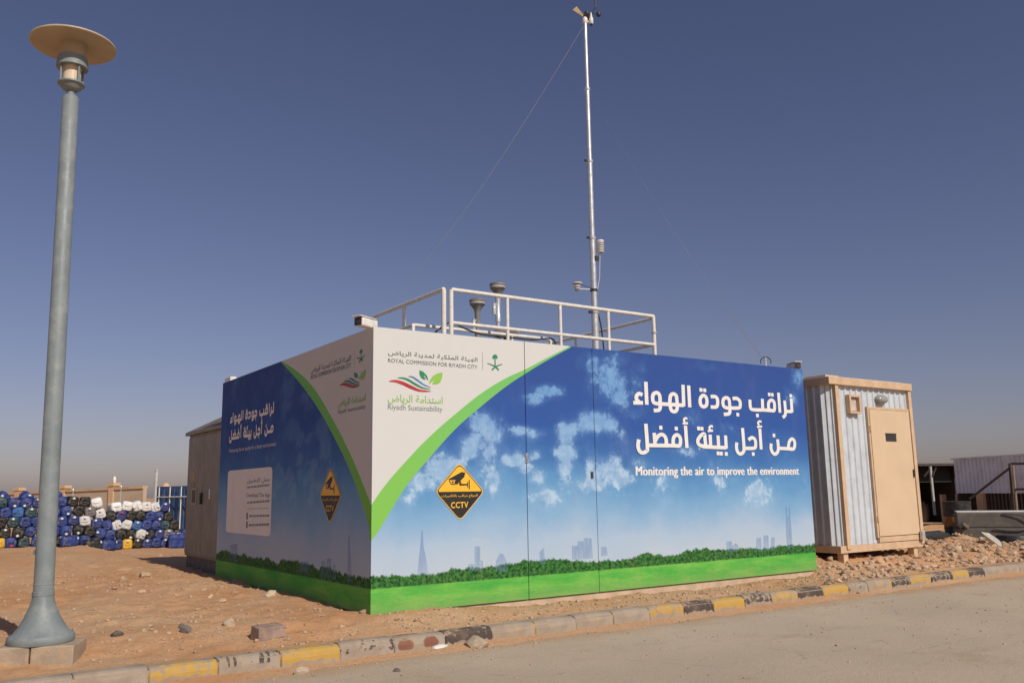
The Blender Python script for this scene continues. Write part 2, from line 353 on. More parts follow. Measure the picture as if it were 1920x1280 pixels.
    gm = t.ramp(t.math('SUBTRACT', v, curve(flG if left else fcG)), -.003, .003); c = t.mix(gm, c, t.mix(t.ramp(v, 1.1, 3.2), srgb(128, 188, 84), srgb(116, 186, 102)))
    wm = t.ramp(t.math('SUBTRACT', v, curve(flW if left else fcW)), -.003, .003); c = t.mix(wm, c, (.60, .595, .565))
    dz = t.ramp(t.math('ADD', v, t.math('MULTIPLY', t.noise(4, 6, .7), .35)), .40, .62, .22, 0); c = t.mix(dz, c, DUST)
    c = t.mix(t.ramp(t.noise(2.2, 6, .65, t.map((1, 1, .35))), .5, .8, 0, .06), c, DUST)
    return t.fin(c, t.ramp(t.noise(3, 4), .3, .7, .55, .7), 0, .08)
M_pr, M_pl = print_mat('mural_print_front', False), print_mat('mural_print_flank', True)
M_body = mat('container_wall', (.24, .23, .22), .6, .08, 3); M_plinth = mat('concrete_plinth', (.5, .38, .27), .9, .15, 5, bump=.4, dirt=DUST)
M_white = mat('white_paint', (.74, .71, .66), .45, .06, 8, dirt=DUST, dirt_amt=.25); M_edge = mat('panel_edge', (.3, .28, .26), .5, .1)
stn = thing('monitoring_station', (0, 0, PB), 'boxy air monitoring station clad in printed sky and grass panels with white corner', 'station')
def P(o): o.parent = stn; o.matrix_parent_inverse = Matrix.Translation((0, 0, -PB)); return o     # parts are modelled in world metres
def panel(a, b, left, mat_):
    n = max(2, int((b-a)/.06)); m = 54; vs = []; fs = []; fn = FL if left else FR
    us = np.linspace(a, b, n+1); vv = np.linspace(PB, PT, m+1); G = np.meshgrid(us, vv)
    D = dens(G[0] if not left else G[0], G[1], left)
    for j in range(m+1):
        for i in range(n+1): vs.append(fn(us[i], vv[j], 0))
    for j in range(m):
        for i in range(n): k = j*(n+1)+i; fs.append((k, k+1, k+n+2, k+n+1))
    mb = MB().add(vs, fs)
    if left: mb.box(.0015, .04, -b, -a, PB, PT)
    else: mb.box(a, b, .0015, .04, PB, PT)
    o = P(mb.build('panel', mat_)); me = o.data
    at = me.attributes.new('dens', 'FLOAT', 'POINT'); dv = np.zeros(len(me.vertices)); dv[:D.size] = D.ravel(); at.data.foreach_set('value', dv)
    return o
panel(0, U1-.005, False, M_pr); panel(U1+.005, U2-.004, False, M_pr); panel(U2+.004, RL, False, M_pr)
panel(-LL, -.042, True, M_pl)
P(MB().box(.06, RL-.02, .06, LL-.02, PB-.02, 3.22).build('container_body', M_body))
P(MB().box(.03, RL-.03, .03, LL-.05, -.1, PB-.012).build('plinth', M_plinth))
P(MB().box(RL-.018, RL+.002, .045, LL, PB, PT-.01).build('side_sheet', M_body)); P(MB().box(.045, RL-.02, LL-.018, LL, PB, PT-.01).build('rear_sheet', M_body))
M_seal = mat('dark_hardware', (.05, .05, .05), .5)
for (px, py, h) in ((988, 858, .12), (1110.5, 890, .085)):
    u, v = uvR(px, py); b = MB().box(u-.028, u+.012, -.014, .0, v-h/2, v+h/2); b.box(u-.02, u+.004, -.022, -.0142, v-h/4, v+h/4); P(b.build('door_lock', M_seal if px > 1000 else mat('lock_steel', (.5, .5, .5), .35, metal=.8), bevel=.002))
# ---- print lettering: strokes and type
M_let = mat('lettering_white', (.76, .73, .68), .5, .03, 4); M_ink = mat('lettering_charcoal', (.10, .10, .10), .5, .05); M_gl = mat('logo_light_green', srgb(134, 184, 76), .5, .05)
M_gd = mat('logo_dark_green', srgb(36, 128, 86), .5, .1, 12); M_red = mat('logo_red', srgb(168, 50, 50), .5, .25, 3); M_blu = mat('logo_blue', srgb(66, 110, 170), .5, .3, 3); M_gry = mat('lettering_grey', srgb(120, 132, 128), .5, .05)
M_yel = mat('sign_yellow', srgb(236, 182, 52), .5, .04); M_blk = mat('sign_black', (.022, .021, .02), .5, .1)
def crom(pts, closed, k=5):
    if len(pts) < 3: return pts
    n = len(pts); out = []
    for i in range(n if closed else n-1):
        p0, p1, p2, p3 = [np.array(pts[(i+j) % n] if closed else pts[min(max(i+j, 0), n-1)], float) for j in (-1, 0, 1, 2)]
        for q in range(k):
            s = q/k; out.append(.5*((2*p1)+(-p0+p2)*s+(2*p0-5*p1+4*p2-p3)*s*s+(-p0+3*p1-3*p2+p3)*s**3))
    if not closed: out.append(np.array(pts[-1], float))
    return [tuple(p) for p in out]
def stroke(mb, pts, wu, wv, fn, off, closed=False, taper=None):
    pts = crom(pts, closed); q = np.array(pts)/np.array([wu, wv]); n = len(q); L = []; Rr = []
    for i in range(n):
        a = q[(i-1) % n] if (closed or i > 0) else q[i]; b = q[(i+1) % n] if (closed or i < n-1) else q[i]
        t = b-a; t = t/(np.linalg.norm(t)+1e-9); nn = np.array([-t[1], t[0]])*(.5 if taper is None else .5*taper(i/(n-1)))
        L.append((q[i]+nn)*[wu, wv]); Rr.append((q[i]-nn)*[wu, wv])
    vs = [fn(*p, off) for p in L]+[fn(*p, off) for p in Rr]
    mb.add(vs, [(i, (i+1) % n, n+(i+1) % n, n+i) for i in range(n if closed else n-1)])
A0, B0, SC = (1160, 690), (1330, 690), 6.095
slogan = [ # (crop, points, closed)
 ('A',[(270,306),(232,290),(202,318),(204,358),(232,384)],0),('A',[(165,394),(276,395)],0),('A',[(308,155),(320,417)],0),
 ('A',[(428,280),(394,298),(386,345),(398,390),(440,405),(468,400),(470,335),(456,293)],1),('A',[(470,392),(473,446),(455,478),(398,482)],0),
 ('A',[(622,293),(592,312),(584,360),(590,408),(660,412),(662,360),(654,312)],1),('A',[(590,408),(590,450),(604,484),(630,495),(656,484),(667,450),(663,410)],0),
 ('A',[(440,405),(742,424)],0),('A',[(733,190),(741,434)],0),('A',[(797,198),(810,446)],0),
 ('A',[(966,310),(936,335),(928,380),(940,424),(968,440),(999,424),(1006,377),(996,332)],1),('Ad',(938,248)),('Ad',(981,253)),
 ('B',[(12,324),(66,326),(90,358),(90,420),(70,443),(12,443)],0),
 ('B',[(190,337),(160,353),(152,396),(165,438),(205,455),(228,450),(227,390),(218,352)],1),('B',[(228,445),(232,498),(215,522),(162,527)],0),
 ('B',[(262,347),(312,346),(345,376),(350,424),(332,454),(214,453)],0),('Bd',(322,530)),
 ('B',[(461,360),(465,440),(490,472),(606,477)],0),('B',[(602,350),(608,486)],0),('Bd',(546,540)),
 ('B',[(708,364),(678,386),(672,430),(682,472),(735,484),(742,430),(735,386)],1),('B',[(600,476),(720,485)],0),('Bd',(681,300)),('Bd',(716,304)),
 ('B',[(786,280),(803,508)],0),('B',[(856,370),(866,490),(860,540),(834,562)],0),('B',[(931,346),(941,505)],0),('B',[(866,492),(941,495)],0),('Bd',(927,316)),
 ('B',[(942,808),(915,828),(903,870),(902,916),(955,922),(972,880),(967,830)],1),('B',[(772,913),(940,921)],0),
 ('B',[(703,860),(700,910),(714,955),(742,981),(772,962),(784,915),(776,812)],0),('Bd',(734,768)),
 ('B',[(572,690),(588,928)],0),('Bh',[(592,613),(566,607),(551,628),(566,652)],0),('Bh',[(540,672),(598,665)],0),
 ('B',[(442,818),(482,793),(516,815),(525,872),(508,912),(392,914)],0),('Bd',(497,980)),
 ('B',[(374,683),(391,900),(384,955),(350,979),(318,955),(305,900),(310,848)],0),
 ('B',[(180,768),(189,918)],0),('B',[(94,768),(102,905)],0),('B',[(-60,898),(189,908)],0),('Bd',(95,972)),('Bd',(131,975)),('Bd',(188,979)),
 ('A',[(1040,758),(1046,900)],0),('Ah',[(1072,668),(1046,662),(1030,684),(1044,706)],0),('Ah',[(1012,719),(1073,713)],0),
 ('A',[(974,752),(936,768),(902,815),(903,858),(930,882),(984,892),(982,820)],1),('A',[(940,886),(1060,897)],0),('Ad',(908,688)),('Ad',(946,691)),
 ('A',[(757,655),(775,912)],0),('Ah',[(780,577),(753,572),(739,593),(752,616)],0),('Ah',[(725,632),(786,628)],0),
 ('A',[(660,761),(626,785),(617,830),(626,876),(688,885),(701,830),(692,785)],1),('A',[(540,882),(690,887)],0),('Ad',(652,690)),
 ('A',[(400,738),(410,884)],0),('A',[(412,830),(445,775),(490,757),(527,788),(539,846),(530,880)],0),('A',[(318,880),(560,884)],0),('Ad',(475,680)),
 ('A',[(304,635),(322,900),(312,945),(270,966),(232,945),(215,885),(224,813)],0)]
def slog(fn, tf, wu, wv, name, lab):
    parts = []
    for k, it in enumerate(slogan):
        mb = MB()
        o0 = A0 if it[0][0] == 'A' else B0; off = .0035+.00012*k
        cv = lambda p: tf(*uvR(o0[0]+p[0]/SC, o0[1]+p[1]/SC))
        if it[0][1:] == 'd':
            c = cv(it[1]); a, b = wu*.47, wv*.52
            mb.poly([fn(c[0]+x*a, c[1]+y*b, off) for x, y in ((-1,-.8),(-.8,-1),(.8,-1),(1,-.8),(1,.8),(.8,1),(-.8,1),(-1,.8))])
        else:
            q = .62 if it[0][1:] == 'h' else 1
            stroke(mb, [cv(p) for p in it[1]], wu*q, wv*q, fn, off, bool(it[2]))
        raw = it[1] if it[0][1:] != 'd' else [it[1]]; zx = [o0[0]+p[0]/SC for p in raw]; zy = np.mean([o0[1]+p[1]/SC for p in raw])
        line = 0 if zy < 690+(575+(.0 if it[0][0] == 'A' else 15))/SC else 1
        parts.append((line, min(zx)-3.5, max(zx)+3.5, mb))
    for line in (0, 1):
        cur = None; end = -1e9
        for _, a, b, mb in sorted([p for p in parts if p[0] == line], key=lambda p: p[1]):
            if a > end+2.2 or cur is None:
                if cur: tag(P(cur.build(name, M_let)), lab)
                cur = MB()
            cur.add(mb.v, mb.f); end = max(end, b)
        tag(P(cur.build(name, M_let)), lab)
slog(FR, lambda u, v: (u, v), .068, .053, 'slogan_word', 'large white Arabic slogan word')
# same slogan on the shaded side: fit into its own rectangle
ur0, vr0 = uvR(1187, 856); ur1, vr1 = uvR(1494, 712)
ul0 = uvL(430, 818)[0]; ul1 = uvL(519, 760)[0]; vl1 = uvL(519, 738)[1]; vl0 = uvL(430, 832)[1]
tfL = lambda u, v: (ul0+(u-ur0)/(ur1-ur0)*(ul1-ul0), vl0+(v-vr0)/(vr1-vr0)*(vl1-vl0))
kx = (ul1-ul0)/(ur1-ur0)
slog(FL, tfL, .056*kx, .043, 'slogan_word', 'large Arabic slogan word on the shaded side')
FORMS = {'ا':0xFE8D,'أ':0xFE83,'ب':0xFE8F,'ة':0xFE93,'ت':0xFE95,'ح':0xFEA1,'د':0xFEA9,'ر':0xFEAD,'س':0xFEB1,'ض':0xFEBD,'ط':0xFEC1,'ع':0xFEC9,'ق':0xFED5,'ك':0xFED9,'ل':0xFEDD,'م':0xFEE1,'ن':0xFEE5,'ه':0xFEE9,'و':0xFEED,'ي':0xFEF1,'ئ':0xFE89}
NOJ = set('اأةدرو')
def shape(s):
    out = []
    for w_ in s.split(' '):
        r = ''
        for i, c in enumerate(w_):
            pj = i > 0 and w_[i-1] not in NOJ; nj = i < len(w_)-1 and c not in NOJ
            r += chr(FORMS[c] + (3 if pj and nj else 2 if nj else 1 if pj else 0))
        out.append(r[::-1])
    return ' '.join(out[::-1])
def type_mesh(txt, bold):
    cu = bpy.data.curves.new('type', 'FONT'); cu.body = txt; cu.offset = 0. if 'M' in txt else bold; cu.resolution_u = 3; cu.space_character = 1.0 + bold*5 if ord(txt[0]) < 256 else 1.0
    ob = bpy.data.objects.new('type', cu); COL.objects.link(ob); dg = bpy.context.evaluated_depsgraph_get(); dg.update()
    me = bpy.data.meshes.new_from_object(ob.evaluated_get(dg)); bpy.data.objects.remove(ob); bpy.data.curves.remove(cu); return me
def type_on(fn, uv, txt, bl, br, tl, matl, bold=.0, off=.003, name='lettering', label=None):
    """fit the type's bounding box: bl = bottom-left px, br = a px on its right end, tl = top-left px"""
    me = type_mesh(txt, bold); co = np.zeros(len(me.vertices)*3); me.vertices.foreach_get('co', co); co = co.reshape(-1, 3)
    mn, mx = co.min(0), co.max(0); u0, v0 = uv(*bl); u1 = uv(*br)[0]; v1 = uv(*tl)[1]
    P3 = np.array([fn(u0+(c[0]-mn[0])/(mx[0]-mn[0])*(u1-u0), v0+(c[1]-mn[1])/(mx[1]-mn[1])*(v1-v0), off) for c in co])
    me.vertices.foreach_set('co', P3.ravel()); me.update()
    # one object per word: cluster glyph islands by the gaps along the line
    par = list(range(len(co)))
    def root_(i):
        while par[i] != i: par[i] = par[par[i]]; i = par[i]
        return i
    for e in me.edges: a, b = map(root_, e.vertices); par[a] = b
    isl = {}
    for i in range(len(co)): isl.setdefault(root_(i), []).append(i)
    iv = sorted((co[v, 0].min(), co[v, 0].max(), k) for k, v in isl.items()); gap = .19 if ord(txt[0]) < 256 else .13
    word = {}; wi = 0; end = None
    for a, b, k in iv:
        if end is not None and a-end > gap: wi += 1
        word[k] = wi; end = b if end is None else max(end, b)
    polys = {}
    for p in me.polygons: polys.setdefault(word[root_(p.vertices[0])], []).append(tuple(p.vertices))
    for wi, fs in polys.items():
        used = sorted({i for f in fs for i in f}); ix = {v: k for k, v in enumerate(used)}
        MBw = MB()
        for kb in ((-1, 0, 1) if ('M' in txt and bold > .01) else (0,)):      # heavier weight: glyph drawn three times side by side
            sh_ = np.array(fn(kb*bold*.55, 0, .0003*kb))-np.array(fn(0, 0, 0)); MBw.add([P3[i]+sh_ for i in used], [tuple(ix[i] for i in f) for f in fs])
        P(MBw.build('word', matl))
type_on(FR, uvR, 'Monitoring the air to improve the environment', (1193,896.5), (1498,893), (1193,874), M_let, .014)
type_on(FL, uvL, 'Monitoring the air quality for a better environment', (430,850.5), (518,836), (430,841.5), M_let, .008)
for fn, uv, q in ((FR, uvR, dict(a=((727.5,667),(895,667),(727.5,656)), b=((727.5,679),(895,691),(727.5,671.5)), c=((727,756.5),(830,756),(727,738)), d=((727,770.5),(829.5,773),(727,757)))),
                  (FL, uvL, dict(a=((583,702),(658,678),(583,690)), b=((583,711),(658,690),(583,703.5)), c=((634,766),(685.5,750),(634,749)), d=((634,778),(685.5,766),(634,768.5))))):
    type_on(fn, uv, shape('الهيئة الملكية لمدينة الرياض'), *q['a'], M_ink, .004)
    type_on(fn, uv, 'ROYAL COMMISSION FOR RIYADH CITY', *q['b'], M_ink, .004)
    type_on(fn, uv, shape('استدامة الرياض'), *q['c'], M_gl, .008)
    type_on(fn, uv, 'Riyadh Sustainability', *q['d'], M_gry, .0)
# emblem + logo traced on the sunny side, carried over to the shaded side
C3 = lambda p: uvR(700+p[0]/7.385, 630+p[1]/7.385)
def emblem(fn, tf, rule):
    mb = MB(); c = lambda p: tf(*C3(p))
    stroke(mb, [c((1683,300)), c((1686,415))], .016, .016, fn, .003)
    for k in range(11):
        a = math.pi*(-.1+1.2*k/10); s, e = c((1683,292)), c((1683+math.cos(a)*36, 296-math.sin(a)*42)); stroke(mb, [s, e], .03, .028, fn, .0032+.0001*k, taper=lambda s: 1-.6*s)
    stroke(mb, [c((1575,375)), c((1630,395)), c((1690,425)), c((1735,470))], .016, .018, fn, .0046, taper=lambda s: .4+.9*s)
    stroke(mb, [c((1785,390)), c((1735,403)), c((1680,432)), c((1640,468))], .016, .018, fn, .0048, taper=lambda s: .4+.9*s)
    P(mb.build('emblem', M_gd))
    m2 = MB(); stroke(m2, [c((1510,220)), c((1514,470))], .004, .004, fn, .003); P(m2.build('divider_line', M_gry))
def leaf(fn, c, pts, matl, off):
    mb = MB(); mb.poly([fn(*c(p), off) for p in pts]); P(mb.build('logo_leaf', matl))
def logo(fn, tf):
    c = lambda p: tf(*C3(p)); tp = lambda s: max(.05, math.sin(math.pi*min(1, max(0, s)))**.7)
    for pts, m_, w_ in (([(212,627),(300,622),(400,650),(520,705),(640,752),(800,765)], M_red, .042), ([(330,578),(400,580),(480,605),(580,665),(680,715),(795,735)], M_gd, .028), ([(480,556),(540,566),(610,610),(690,668),(800,712)], M_blu, .022)):
        mb = MB(); stroke(mb, [c(p) for p in pts], w_*1.0, w_, fn, .003, taper=tp); P(mb.build('logo_wave', m_))
    leaf(fn, c, [(637,472),(690,492),(740,545),(760,610),(742,600),(712,548),(690,530),(725,600),(690,598),(655,570),(638,525)], M_gd, .0034)
    leaf(fn, c, [(955,503),(950,580),(925,640),(880,664),(812,664),(850,595),(800,640),(765,662),(790,600),(830,545),(890,515)], M_gl, .0034)
ident = lambda u, v: (u, v)
emblem(FR, ident, True); logo(FR, ident)
def fitL(pr0, pr1, pl0, pl1):
    a0, b0 = uvR(*pr0); a1, b1 = uvR(*pr1); c0, d0 = uvL(*pl0); c1, d1 = uvL(*pl1)
    return lambda u, v: (c0+(u-a0)/(a1-a0)*(c1-c0), d0+(v-b0)/(b1-b0)*(d1-d0))
emblem(FL, fitL((911,694), (942,664), (668,682), (685,651)), True); logo(FL, fitL((728,735), (829,697), (637,736), (686,692)))
# CCTV warning signs
C4 = lambda p: uvR(800+p[0]/9.1417, 850+p[1]/9.1417)
def rdiamond(pts, r=.14, k=5):
    out = []; n = len(pts)
    for i in range(n):
        p = np.array(pts[i]); a = np.array(pts[i-1]); b = np.array(pts[(i+1) % n]); s = p+(a-p)*r; e = p+(b-p)*r
        for j in range(k+1): t = j/k; out.append(tuple((1-t)**2*s+2*t*(1-t)*p+t*t*e))
    return out
def cctv(fn, tf, uv, ar, lat):
    top, rt, bt, lf = [np.array(C4(p)) for p in ((558,150),(985,645),(570,1155),(138,650))]
    cen = (top+rt+bt+lf)/4; mk = lambda k: [tuple(cen+(q-cen)*k) for q in (top, rt, bt, lf)]
    root = P(MB().add([fn(*tf(*p), .002) for p in rdiamond(mk(1.0))]+[fn(*tf(*p), .006) for p in rdiamond(mk(1.0))], [tuple(range(24, 48))]+[(i, (i+1) % 24, 24+(i+1) % 24, 24+i) for i in range(24)]).build('warning_sign', M_yel))
    root['label'] = 'yellow and black diamond camera warning sign'
    def sub(pts, m_, off, nm): o = MB().poly([fn(*tf(*p), off) for p in pts]).build(nm, m_); o.parent = root; return o
    d2 = rdiamond(mk(.965)); sub(d2, M_blk, .0064, 'sign_border')
    d3 = rdiamond(mk(.925)); vy = C4((558, 650))[1]; up = [p for p in d3 if p[1] > vy]
    # upper yellow half
    l = min(d3, key=lambda p: p[0])[0]; r_ = max(d3, key=lambda p: p[0])[0]
    up = sorted(up, key=lambda p: -math.atan2(p[1]-vy, p[0]-cen[0])); sub([(l+.004, vy)]+up+[(r_-.004, vy)], M_yel, .0068, 'sign_field')
    q = lambda L: [C4(p) for p in L]
    sub(q([(362,440),(590,315),(658,325),(640,400),(570,470),(520,530),(480,520),(490,450),(385,450)]), M_blk, .0072, 'camera_symbol')
    sub(q([(372,456),(482,458),(492,525),(470,536),(408,532)]), M_blk, .0073, 'camera_symbol'); sub(q([(392,462),(470,464),(476,516),(415,514)]), M_yel, .0076, 'camera_symbol'); sub(q([(420,475),(455,476),(458,505),(428,504)]), M_blk, .0079, 'camera_symbol')
    sub(q([(555,480),(590,470),(582,515),(690,518),(690,545),(570,548),(552,540)]), M_blk, .0074, 'camera_symbol'); sub(q([(690,490),(708,480),(708,590),(692,575)]), M_blk, .0075, 'camera_symbol'); sub(q([(716,455),(732,442),(734,622),(718,600)]), M_blk, .0075, 'camera_symbol')
    for tx, b_ in ((ar, .006), ('CCTV', .02)):
        me = type_mesh(tx, b_); co = np.zeros(len(me.vertices)*3); me.vertices.foreach_get('co', co); co = co.reshape(-1, 3); mn, mx = co.min(0), co.max(0)
        (a0, b0), (a1, b1) = (C4((250,765)), C4((868,690))) if tx != 'CCTV' else (C4((412,935)), C4((708,822)))
        me.vertices.foreach_set('co', np.array([fn(*tf(a0+(c[0]-mn[0])/(mx[0]-mn[0])*(a1-a0), b0+(c[1]-mn[1])/(mx[1]-mn[1])*(b1-b0)), .0072) for c in co]).ravel()); me.update()
        o = link(me, 'sign_lettering', M_yel); o.parent = root
ARS = shape('الموقع مراقب بالكاميرات')
cctv(FR, ident, uvR, ARS, None)
cctv(FL, fitL((816,976), (907,867), (599.5,979), (641.5,874)), uvL, ARS, None)
# download card (code left out)
def card():
    a = uvL(427,1001); b = uvL(511,1003)
    s0, s1 = uvL(428,890)[0], uvL(511,880)[0]; v1 = uvL(511,874.5)[1]; v0 = uvL(511,1005.5)[1]
    rr = rdiamond([(s0,v0),(s1,v0),(s1,v1),(s0,v1)], .06)
    tag(P(MB().add([FL(*p, .001) for p in rr]+[FL(*p, .005) for p in rr], [tuple(range(24,48))]+[(i,(i+1)%24,24+(i+1)%24,24+i) for i in range(24)]).build('notice_card', M_let)), 'white rounded notice card on the shaded side')
    T = lambda tx, bl, br, tl, b, m_=M_ink: type_on(FL, uvL, tx, bl, br, tl, m_, b, .0056)
    T(shape('حمل التطبيق'), (464,907), (507,900), (464,896), .01); T('Download The App', (463,934), (506.5,931), (463,924), .014)
    for xa, xb, ya, yb, w_ in ((464,506,913.5,908.5,.03), (464,506,942,938.5,.03), (468,505.5,967,966,.03), (467,505.5,984,982.5,.035)):      # print too small to read
        x = xa
        while x < xb-1: e_ = min(xb, x+random.uniform(2.5, 6)); yy = lambda q: ya+(q-xa)/(xb-xa)*(yb-ya); mb = MB(); stroke(mb, [uvL(x, yy(x)), uvL(e_, yy(e_))], .02, w_, FL, .0058); P(mb.build('small_print', M_gry)); x = e_+.8
    mb = MB(); stroke(mb, [uvL(464,953.5), uvL(505,952)], .006, .006, FL, .0058); P(mb.build('divider_line', M_ink))
    for (x, y) in ((464,967), (463.5,983)):
        u, v = uvL(x, y); P(MB().poly([FL(u+i*.035, v+j*.05, .0058) for i, j in ((-1,-1),(1,-1),(1,1),(-1,1))]).build('card_icon', M_ink))
card()
# faint skyline in the print
def sky_mat():
    t = NT('print_haze_blue'); z = t.xyz()[2]
    tr = t.n.new('ShaderNodeBsdfTransparent'); mx = t.n.new('ShaderNodeMixShader'); t.fin(t.mix(t.noise(6, 3), srgb(104, 142, 192), srgb(140, 172, 208)), .6)
    t.set(mx.inputs[0], t.math('MULTIPLY', t.ramp(z, .55, .85, .2, .42), t.ramp(t.noise(9, 3, .5, t.map((3, 3, .4))), .3, .7, .6, 1))); t.l.new(tr.outputs[0], mx.inputs[1]); t.l.new(t.b.outputs[0], mx.inputs[2]); t.l.new(mx.outputs[0], t.out.inputs[0]); return t.m
M_sk = sky_mat()
ca = lambda p: uvR(690+p[0]/4.364, 980+p[1]/4.364); cb = lambda p: uvR(680+p[0]/2.2326, 900+p[1]/2.2326); cl = lambda p: uvL(340+p[0]/2.461, 640+p[1]/2.461)
for f_, fn, P_ in ((ca, FR, [(400,425),(415,300),(428,190),(436,60),(448,60),(455,190),(478,300),(494,422)]), (ca, FR, [(820,390),(820,335),(872,335),(872,190),(918,190),(918,300),(940,310),(942,390)]),
  (ca, FR, [(1040,395),(1048,310),(1075,250),(1105,250),(1135,310),(1140,395)]), (ca, FR, [(1408,338),(1402,235),(1440,200),(1448,335)]), (ca, FR, [(1668,300),(1668,185),(1715,185),(1715,148),(1765,148),(1765,120),(1830,125),(1840,290)]),
  (cb, FR, [(998,318),(998,278),(1020,278),(1026,314)]), (cb, FR, [(1522,300),(1522,255),(1545,255),(1548,275),(1560,262),(1572,270),(1575,297)]), (cb, FR, [(1645,297),(1648,240),(1668,240),(1670,296)]), (cb, FR, [(1676,296),(1678,230),(1698,230),(1700,294)]),
  (cb, FR, [(1708,294),(1710,238),(1724,238),(1726,292)]), (cb, FR, [(1775,285),(1770,115),(1775,110),(1776,150),(1783,150),(1783,110),(1788,115),(1800,282)]),
  (cl, FL, [(765,1105),(768,990),(772,890),(777,890),(782,990),(788,1105)]), (cl, FL, [(670,1095),(672,1000),(690,1000),(692,1098)]), (cl, FL, [(645,1092),(646,1012),(664,1012),(666,1094)]), (cl, FL, [(698,1098),(699,1030),(713,1030),(714,1100)]), (cl, FL, [(222,1010),(224,940),(258,930),(260,1018)]), (cl, FL, [(545,1065),(548,1012),(588,1015),(590,1075)])):
    P(MB().poly([fn(*f_(p), .0022) for p in P_]).build('skyline_print', M_sk))
# ------------------------------------------------------------------ roof: railings, samplers, mast, cameras
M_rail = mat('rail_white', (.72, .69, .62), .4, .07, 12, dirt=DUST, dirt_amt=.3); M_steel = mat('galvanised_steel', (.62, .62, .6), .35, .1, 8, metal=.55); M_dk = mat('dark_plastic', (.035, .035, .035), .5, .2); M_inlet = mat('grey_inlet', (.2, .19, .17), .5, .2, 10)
RZ = 3.22
def pipe(nm, pts, r, par, m_=None, n=10): return MB().tube(pts, r, n).build(nm, m_ or M_rail, par, smooth=True)
RY = .703; ZT = 4.2
xr = [float(ony(x, y, RY)[0]) for x, y in ((846,542),(951,556),(1050,571),(1140,584),(1225,594))]
zm = float(ony(846,605,RY)[2])
rl = thing('roof_railing', (0, 0, 0), 'white pipe guard rail along the sunny edge of the station roof', 'railing')
pipe('top_rail', [(xr[0], RY, ZT), (xr[-1], RY, ZT)], .028, rl); pipe('middle_rail', [(xr[0], RY+.001, zm), (xr[-1], RY+.001, zm)], .026, rl)
for x in xr: pipe('post', [(x, RY+.002, RZ-.02), (x, RY+.002, ZT)], .03 if x in (xr[0], xr[-1]) else .025, rl)
pipe('return_rail', [(xr[-1], RY, ZT-.03), (xr[-1], 4.6, ZT-.03)], .026, rl); pipe('return_rail', [(xr[-1], RY, zm), (xr[-1], 4.6, zm)], .024, rl)
for y in (2.65, 4.6): pipe('post', [(xr[-1], y, RZ-.02), (xr[-1], y, ZT-.02)], .025, rl)
MB().tube([(xr[-1], RY, 3.93), (xr[-1], RY, 3.96)], .042, 10).build('clamp', M_steel, rl)
rl2 = thing('roof_railing', (0, 0, 0), 'white pipe guard rail along the shaded edge of the station roof', 'railing')
xl = float(onz(832,542,ZT)[0]); yl = float(onz(832,542,ZT)[1])
yE = float(onx(702, 596, xl)[1]); pipe('top_rail', [(xl, yl, ZT), (xl, yE, ZT)], .028, rl2)
yp = float(onx(758,572,xl)[1])
for y, r in ((yl, .033), (yp, .025), (yE, .03)): pipe('post', [(xl, y, RZ-.02), (xl, y, ZT)], r, rl2)
rl3 = thing('low_pipe_frame', (0, 0, 0), 'low white pipe frame lying behind the guard rail on the roof', 'pipe frame')
ly = 1.15; q = [ony(x, y, ly) for x, y in ((775,609),(830,616),(960,629),(1032,637.5))]; zl = float(q[0][2])
pipe('rail', [(q[0][0], ly, RZ), (q[0][0], ly, zl-.02), (q[0][0]+.02, ly, zl), (q[3][0]-.03, ly, zl), (q[3][0], ly, zl-.03), (q[3][0], ly, RZ)], .024, rl3)
for k in (1, 2): pipe('post', [(q[k][0], ly, RZ-.01), (q[k][0], ly, zl)], .018, rl3)
pipe('rail', [(q[0][0], ly, zl), (q[0][0]+.02, 3.6, zl), (q[0][0]+.02, 3.6, RZ)], .022, rl3)
# samplers
def sampler(px, ptop, y, label):
    b = ony(px, ptop, y); x, zt = float(b[0]), float(b[2]); t = thing('air_sampler', (x, y, RZ), label, 'air sampler'); h = zt-RZ
    MB().lathe([(.03,0),(.03,h-.62)], n=12).build('stand_pipe', M_steel, t, True); MB().lathe([(.075,0),(.075,.02),(.05,.03),(.05,.1)], n=14).build('roof_flange', M_white, t, True)
    MB().lathe([(.042,h-.62),(.042,h-.5),(.034,h-.48),(.04,h-.3),(.045,h-.22)], n=14).build('inlet_tube', M_inlet if px < 900 else M_steel, t, True)
    MB().lathe([(.045,h-.22),(.05,h-.19),(.1,h-.115),(.118,h-.105),(.118,h-.085)], n=22).build('inlet_funnel', M_inlet, t, True)
    MB().lathe([(.09,h-.085),(.09,h-.055)], n=18).build('inlet_gap', M_dk, t, True)
    MB().lathe([(.122,h-.062),(.126,h-.05),(.122,h-.03),(.08,h-.006),(.03,h)], n=22).build('inlet_cap', M_inlet, t, True)
    MB().lathe([(.12,h-.084),(.122,h-.076),(.118,h-.07)], n=22, cap=False).build('inlet_ring', M_white, t, True)
    MB().lathe([(.028,-.09),(.03,.05),(.014,.07)], (-.075,-.01,h-.42), 10).build('water_jar', mat('clear_jar', (.4, .42, .42), .2), t, True); MB().box(-.09,-.03,-.02,.01,h-.36,h-.335).build('jar_bracket', M_steel, t)
    MB().box(-.05,.075,-.05,.04,h-.86,h-.74).build('junction_box', M_white, t, bevel=.006)
    MB().tube([(.05,-.03,h-.75),(.12,-.05,h-.95),(.2,-.03,.12),(.26,.05,.02)], .009, 6).build('hose', M_dk, t, True)
sampler(933, 529, 1.75, 'taller air sampler with round grey inlet cap and steel tube on the roof'); sampler(895, 559, 1.95, 'shorter air sampler with round grey inlet cap and dark tube on the roof')
